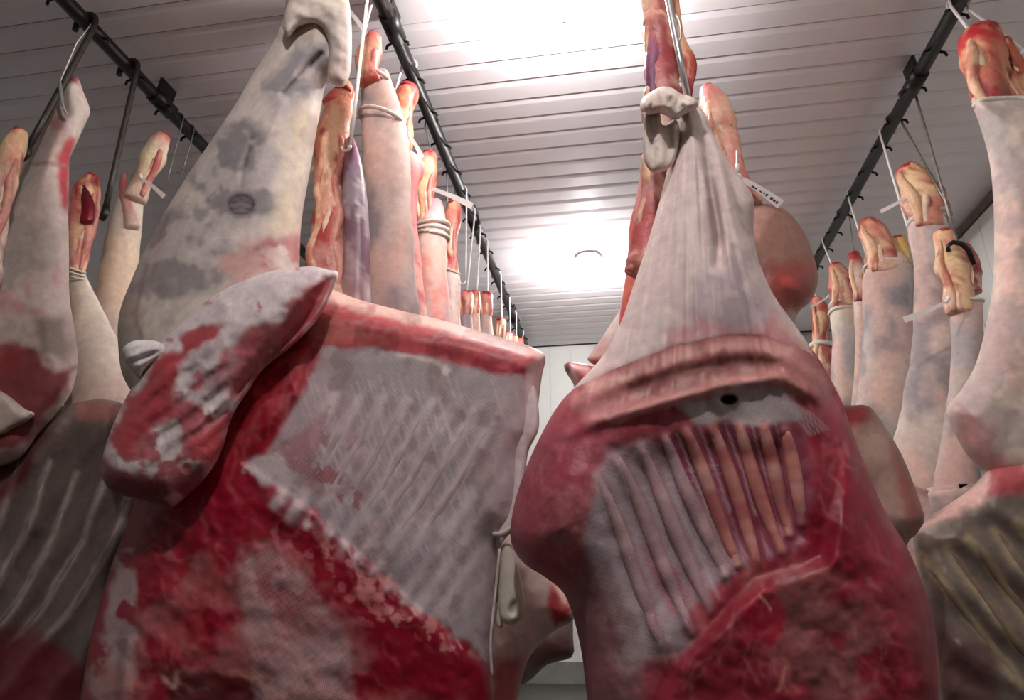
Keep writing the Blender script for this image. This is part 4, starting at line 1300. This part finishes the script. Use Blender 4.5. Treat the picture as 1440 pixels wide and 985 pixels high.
b = carc(1.27, 2.75, 'tall grey stocking leg whose knuckle carries a white tag under the grey rods')
limb('knuckle', [(1274, 238, 13, (222, 130, 116)), (1284, 252, 21, (226, 180, 130)), (1296, 272, 25, (228, 170, 150)), (1302, 296, 23, (216, 140, 124)), (1306, 320, 22, (206, 140, 126))], 2.72, M['bone'], b, .9, 18, BONY, 161)
limb('knuckle', [(1314, 272, 9, (150, 40, 48)), (1322, 290, 11, (190, 90, 80)), (1326, 310, 10, (206, 150, 140))], 2.75, M['bone'], b, .9, 12, BONY, 162)
limb('stocking_leg', [(1304, 304, 24, WH), (1306, 330, 26, (186, 176, 176)), (1312, 380, 24, (214, 196, 184)), (1318, 430, 28, (226, 190, 172)), (1320, 490, 33, (206, 186, 172)), (1316, 560, 40, (190, 178, 166)), (1308, 630, 46, (206, 190, 176)), (1300, 700, 46, (206, 180, 166))],
     2.74, M['gauze'], b, .85, 22, STOCK, 163, ((.95, .11), (.7, .10), (.5, .06)), net=.5)
band('stocking_hem', 1305, 306, 25, 2.74, b, M['cloth'], 3.6, -6, .85)
hook('right', 2.80, 1284, 346, 'long white rod hook passing the tagged knuckle', 'tag', .0048, -1, 1)
strap(1280, 274, 1238, 298, 2.70, 'white tag crossing the long white rod hook', 6)

b = carc(1.3, 2.5, 'yellowish knuckle gripped by a black hook at the end of the grey rods')
limb('knuckle', [(1326, 328, 14, (222, 150, 130)), (1332, 352, 17, (228, 196, 150)), (1340, 380, 21, (226, 180, 146)), (1346, 408, 20, (214, 160, 130)), (1352, 440, 18, (206, 160, 140))], 2.50, M['bone'], b, .9, 16, BONY, 171)
limb('knuckle', [(1354, 348, 11, (130, 36, 40)), (1362, 372, 14, (170, 110, 110)), (1366, 410, 13, (214, 180, 160))], 2.53, M['bone'], b, .9, 14, BONY, 172)
limb('stocking_leg', [(1358, 426, 21, WH), (1359, 450, 20, (176, 168, 164)), (1360, 500, 19, (170, 162, 160)), (1356, 560, 19, (196, 186, 174)), (1350, 630, 24, (206, 196, 184)), (1345, 700, 30, (180, 166, 156))], 2.51, M['gauze'], b, .85, 18, STOCK, 173,
     ((.95, .08), (.7, .08), (.5, .05)), net=.5)
band('stocking_hem', 1358, 428, 21, 2.51, b, M['cloth'], 2.6, -2, .85)
hook('right', 2.56, 1346, 340, 'grey rod hook running down to the yellowish knuckle', 'grey_steel', .0055, 1, -1, Yb=2.50)
hook('right', 2.72, 1338, 300, 'second grey rod hook, slack beside the yellowish knuckle', 'grey_steel', .005, 1, -1, Yb=2.6)
t = empty('shackle', P1(1345, 345, 2.44), 'black curved shackle round the yellowish knuckle', 'hook')
tube('bow', [P1(1334, 354, 2.44), P1(1333, 346, 2.43), P1(1340, 341, 2.43), P1(1352, 343, 2.43), P1(1362, 352, 2.44), P1(1370, 372, 2.46)], [.008, .008, .009, .010, .010, .008], M['rail'], t, 8)
strap(1332, 424, 1271, 450, 2.44, 'broad white tag pointing away from the yellowish knuckle', 9)

b = carc(1.26, 3.2, 'wide grey stocking leg with a bony red knuckle and a yellow stump beside it')
limb('knuckle', [(1220, 312, 11, (190, 70, 66)), (1226, 326, 19, (226, 150, 130)), (1236, 346, 22, (226, 170, 146)), (1242, 368, 23, (226, 176, 150)), (1248, 385, 22, (214, 170, 150))], 3.18, M['bone'], b, .9, 18, BONY, 181)
limb('knuckle', [(1262, 336, 9, (214, 170, 110)), (1268, 360, 11, (226, 190, 120)), (1272, 390, 10, (226, 200, 160))], 3.22, M['bone'], b, .9, 12, (((206, 120, 90), 24, .6, .05, .6),), 182)
limb('stocking_leg', [(1246, 366, 24, WH), (1250, 390, 31, (196, 188, 184)), (1250, 450, 33, (180, 174, 172)), (1250, 500, 36, (196, 186, 176)), (1246, 560, 38, (206, 180, 166)), (1238, 620, 38, (180, 170, 160)), (1228, 680, 40, (196, 180, 170))], 3.2, M['gauze'], b, .85, 22,
     STOCK, 183, ((.95, .14), (.7, .13), (.5, .07)), net=.5)
band('stocking_hem', 1247, 376, 29, 3.2, b, M['cloth'], 2.4, 2, .85)
hook('right', 3.3, 1224, 376, 'white rod hook in the bony red knuckle of the wide leg', 'tag', .0046, -1, 1)

b = carc(1.26, 3.45, 'slim leg with a dark red cut end between two thicker stocking legs')
limb('shank', [(1200, 357, 8, (140, 24, 34)), (1203, 366, 9, (170, 70, 66)), (1206, 388, 10, (226, 206, 190)), (1210, 412, 9, (206, 150, 140)), (1211, 424, 9, (120, 30, 38))], 3.45, M['bone'], b, .9, 14, (((190, 90, 86), 30, .62, .05, .6),), 191)
limb('stocking_leg', [(1212, 420, 11, WH), (1214, 450, 12, (206, 196, 184)), (1218, 500, 14, (206, 190, 176)), (1212, 560, 13, (190, 178, 166)), (1210, 620, 18, (196, 180, 170))], 3.46, M['gauze'], b, .85, 16, STOCK, 192, ((.9, .12), (.6, .1), (.5, .06)), net=.5)
hook('right', 3.5, 1203, 372, 'thin grey hook above the slim leg', 'grey_steel', .003, 1, -1)

b = carc(1.26, 3.75, 'pale stocking leg with a doubled hem and bare tan knuckle by the brown rump')
limb('knuckle', [(1174, 374, 9, (206, 130, 116)), (1180, 388, 14, (222, 176, 150)), (1186, 412, 17, (226, 184, 160)), (1188, 432, 17, (206, 160, 140))], 3.74, M['bone'], b, .9, 16, BONY, 201)
limb('stocking_leg', [(1187, 426, 18, WH), (1188, 450, 19, (214, 200, 180)), (1190, 480, 18, (190, 180, 176)), (1186, 520, 16, (190, 182, 180)), (1190, 560, 20, (214, 204, 190)), (1196, 620, 24, (196, 180, 170))], 3.75, M['gauze'], b, .85, 18, STOCK, 202,
     ((.9, .13), (.6, .12), (.5, .06)), net=.5)
band('stocking_hem', 1187, 428, 19, 3.75, b, M['cloth'], 2.4, -1, .85)
band('stocking_hem', 1187, 438, 19.5, 3.75, b, M['cloth'], 2.4, -1, .85)
hook('right', 3.80, 1178, 392, 'white hook over the pale leg with the doubled hem', 'tag', .0046, -1, 1)

b = carc(1.2, 4.2, 'reddish shank half hidden beside the brown rump')
limb('shank', [(1148, 420, 7, (206, 120, 110)), (1154, 440, 11, (196, 100, 96)), (1154, 480, 12, (170, 70, 72)), (1156, 540, 18, (206, 180, 166))], 4.2, M['bone'], b, .9, 14, BONY, 211, ((.9, .12), (.6, .1), (.5, .06)))
band('gauze_wrap', 1156, 486, 14, 4.2, b, M['cloth'], 4, 0)
hook('right', 4.25, 1147, 416, 'short white hook above the half hidden reddish shank', 'tag', .005, -1, 1)
strap(1164, 418, 1140, 432, 4.1, 'small white tag beside the half hidden reddish shank', 4)

# ================================================================== LEFT RAIL
b = carc(-1.8, 1.68, 'broad pale leg with a blood red streak and a dark ribbed side below')
la = Slab([(86, 110), (97, 105), (110, 110), (116, 126), (124, 146), (127, 158), (122, 170), (114, 188), (106, 206), (98, 226), (97, 260), (96, 300), (97, 360), (98, 420), (106, 470), (109, 512), (100, 552), (80, 580), (56, 610), (20, 650), (-60, 660),
           (-130, 600), (-130, 420), (-40, 330), (0, 292), (24, 244), (44, 208), (56, 176), (66, 152), (76, 134)], 1.70, .10, .10, 50, lambda p: .018 * (fbm(p / 45, 23) - .5) - .015 * np.exp(-(lined(p, [(86, 128), (92, 158)]) / 6) ** 2), res=4)
la.build('hind_leg', M['gauze'], b, (206, 188, 178), [poly([(84, 104), (112, 104), (112, 116), (86, 116)], (150, 30, 40), 4, 3, .95), poly([(62, 160), (96, 150), (96, 230), (44, 230)], (196, 168, 158), 10, 12, .8), poly([(70, 170), (84, 160), (90, 190), (76, 200)], (170, 96, 92), 6, 8, .7, (20, .48, .06)),
                                                     poly([(78, 225), (98, 190), (104, 196), (98, 240), (96, 300), (84, 290)], (170, 14, 34), 5, 6, .95), line([(44, 231), (70, 230), (96, 234)], (150, 110, 106), 2.5, 2, 2, .8),
                                                     poly([(0, 340), (60, 300), (90, 320), (70, 380), (10, 400)], (160, 150, 142), 16, 20, .7), poly([(0, 400), (80, 370), (96, 420), (50, 440), (0, 440)], (206, 150, 144), 10, 12, .8, (30, .44, .08)),
                                                     poly([(42, 450), (90, 440), (104, 480), (98, 520), (60, 500)], (120, 100, 92), 10, 12, .85), poly([(0, 490), (50, 495), (80, 520), (108, 510), (96, 556), (40, 620), (-20, 640)], (120, 12, 24), 8, 14, .95),
                                                     poly([(-30, 470), (30, 480), (30, 520), (-30, 540)], (146, 30, 36), 8, 12, .8)], 220, net=lambda p: np.full(len(p), .35))
fl = Slab([(-60, 540), (-10, 546), (14, 558), (36, 576), (49, 582), (36, 594), (16, 604), (0, 612), (-60, 620)], 1.60, .03, .03, 18, None, res=4)
fl.build('flank_flap', M['gauze'], b, (206, 190, 176), [blot((170, 150, 136), 24, .55, .06, .6)], 221, net=lambda p: np.full(len(p), .3))
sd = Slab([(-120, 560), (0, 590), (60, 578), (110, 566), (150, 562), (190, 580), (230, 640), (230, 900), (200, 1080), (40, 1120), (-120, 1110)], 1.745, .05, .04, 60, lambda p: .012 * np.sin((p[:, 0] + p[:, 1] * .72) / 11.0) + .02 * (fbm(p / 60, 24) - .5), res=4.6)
rb = [[(70 + 38 * k, 650 + 14 * k), (40 + 38 * k, 740 + 10 * k), (-20 + 38 * k, 850 + 6 * k), (-70 + 40 * k, 910)] for k in range(-1, 4)]
sd.build('rib_side', M['flesh'], b, (108, 92, 86), [line(r, (190, 172, 166), 4, 4, 4, .75) for r in rb] + [poly([(-20, 880), (60, 890), (130, 950), (130, 1100), (-60, 1100)], (120, 30, 40), 14, 16, .85), poly([(110, 566), (190, 575), (190, 600), (110, 590)], (170, 110, 100), 6, 6, .8),  # grey-brown base darkened to imitate shade cast by the flap carcass
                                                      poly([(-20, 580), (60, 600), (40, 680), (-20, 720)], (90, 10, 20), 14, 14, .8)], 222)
for k, r in enumerate(rb):
    q = catmull(r, 11, False)
    q = q[polyd(q, sd.out) > 12]
    v, f = tube_geo([sd.at(x, y, -.0065) for x, y in q], .0095 * np.sin(np.linspace(.25, math.pi - .25, len(q))) ** .5, 8)
    mesh_obj('rib', v, f, M['flesh'], b, paint(np.repeat(q, 8, axis=0), (160, 142, 136), [blot((120, 98, 94), 24, .5, .1, .8)], 223 + k))
t = empty('meat_hook', P1(92, 158, 1.58), 'bright curved hook pushed through the broad pale leg', 'hook')
tube('bend', [P1(84, 116, 1.585), P1(86, 132, 1.575), P1(88, 148, 1.575), P1(94, 160, 1.585)], [.005, .0055, .005, .003], M['steel'], t, 8, 5)
tube('cord', [P1(84, 116, 1.585), P1(108, 60, 1.62), np.array([-1.85 + .03, 1.66, RAILZ])], .0022, M['cloth'], t, 6)

b = carc(-1.85, 1.55, 'tan knuckle at the edge hanging from a thick dark rod')
limb('shank', [(28, 186, 10, (206, 90, 84)), (20, 206, 15, (222, 160, 130)), (10, 240, 15, (222, 180, 150)), (-4, 290, 18, (200, 170, 150)), (-30, 380, 30, (196, 180, 166))], 1.49, M['bone'], b, .9, 16, BONY, 231, ((1.3, .06), (.9, .06), (.6, .04)))
b = carc(-1.85, 1.9, 'raw shank with a tied gauze sleeve between the pale leg and the dark rod')
limb('shank', [(130, 248, 9, (206, 90, 90)), (122, 268, 17, (214, 140, 124)), (118, 300, 20, (200, 120, 110)), (112, 340, 16, (206, 150, 136)), (108, 384, 10, (206, 180, 164))], 1.9, M['bone'], b, .85, 16, BONY, 232)
limb('dark_muscle', [(117, 264, 5, (60, 40, 44)), (124, 290, 9, (100, 16, 30)), (122, 312, 10, (120, 14, 30))], 1.868, M['flesh'], b, .7, 12, (), 233)
limb('gauze_sleeve', [(108, 376, 8, (222, 212, 196)), (109, 392, 12, (226, 216, 200)), (116, 420, 17, (222, 210, 192)), (128, 470, 28, (222, 208, 190)), (138, 530, 44, (214, 198, 182)), (140, 580, 56, (190, 150, 140))], 1.91, M['gauze'], b, .6, 20, (((196, 180, 164), 14, .55, .06, .6),), 234,
     ((1.0, .085), (.7, .085), (.5, .05)), net=.5)
for k in range(3):
    band('twine', 108, 382 + 6 * k, 11, 1.9, b, M['cloth'], 1.6, 2 - k)
b = carc(-1.85, 2.12, 'pale leg with bare cream knuckle and white strap tag beneath the left rail')
limb('knuckle', [(230, 192, 10, (206, 110, 106)), (222, 206, 16, (230, 206, 180)), (212, 232, 15, (232, 212, 170)), (200, 254, 13, (222, 190, 160)), (190, 280, 16, (206, 180, 160))], 2.1, M['bone'], b, .9, 16, (((206, 150, 130), 24, .6, .06, .6),), 241)
limb('tendon', [(174, 246, 4, (200, 140, 128)), (174, 266, 6, (190, 110, 104)), (180, 292, 9, (200, 150, 138)), (186, 320, 10, (206, 180, 166))], 2.09, M['bone'], b, .9, 10, (), 242)
limb('stocking_leg', [(185, 280, 18, WH), (178, 310, 21, (214, 200, 182)), (168, 370, 24, (226, 200, 172)), (162, 430, 26, (226, 198, 172)), (160, 500, 26, (214, 196, 180)), (168, 580, 40, (190, 170, 156))], 2.12, M['gauze'], b, .85, 18, (((190, 176, 164), 12, .56, .06, .6),), 243,
     ((1.1, .12), (.7, .12), (.5, .06)), net=.5)
strap(198, 250, 231, 277, 2.06, 'white strap tag on the cream knuckle beneath the left rail', 7)


def dark_rod(Y, px, py, Yb, label):
    t = empty('hanging_rod', P1(px, py, Yb), label, 'rod')
    x = RAILS['left']
    R = RAILR + .011
    pts = [(x - R, Y, RAILZ - .03)]
    for k in range(7):
        a = math.pi * k / 6
        pts.append((x - R * math.cos(a), Y, RAILZ + R * math.sin(a)))
    e = P1(px, py, Yb)
    s0 = np.array((x + R, Y, RAILZ - .03))
    pts += [s0, s0 * .66 + e * .34, s0 * .3 + e * .7, e]
    v, f = tube_geo(np.array(pts), .0105, 10)
    mesh_obj('rod', v, f, M['rust'], t)
    v, f = tube_geo([e + np.array([0, 0, .03]), e + np.array([.004, 0, 0]), e + np.array([0, -.006, -.03])], [.013, .015, .010], 10)
    mesh_obj('swivel', v, f, M['rail'], t)


dark_rod(1.66, 36, 215, 1.57, 'long dark steel rod beside the broad pale leg')
dark_rod(1.89, 147, 300, 1.89, 'dark steel rod ending in a black swivel beside the raw shank')
for i, (x0, y0, x1, y1, Y, lb) in enumerate([(240, 190, 233, 262, 2.2, 'thin grey wire over the cream knuckle strap'), (256, 196, 257, 240, 2.28, 'thin grey wire just behind the flap carcass stocking')]):
    hook('left', Y, x1, y1, lb, 'grey_steel', .003, 1, -1)
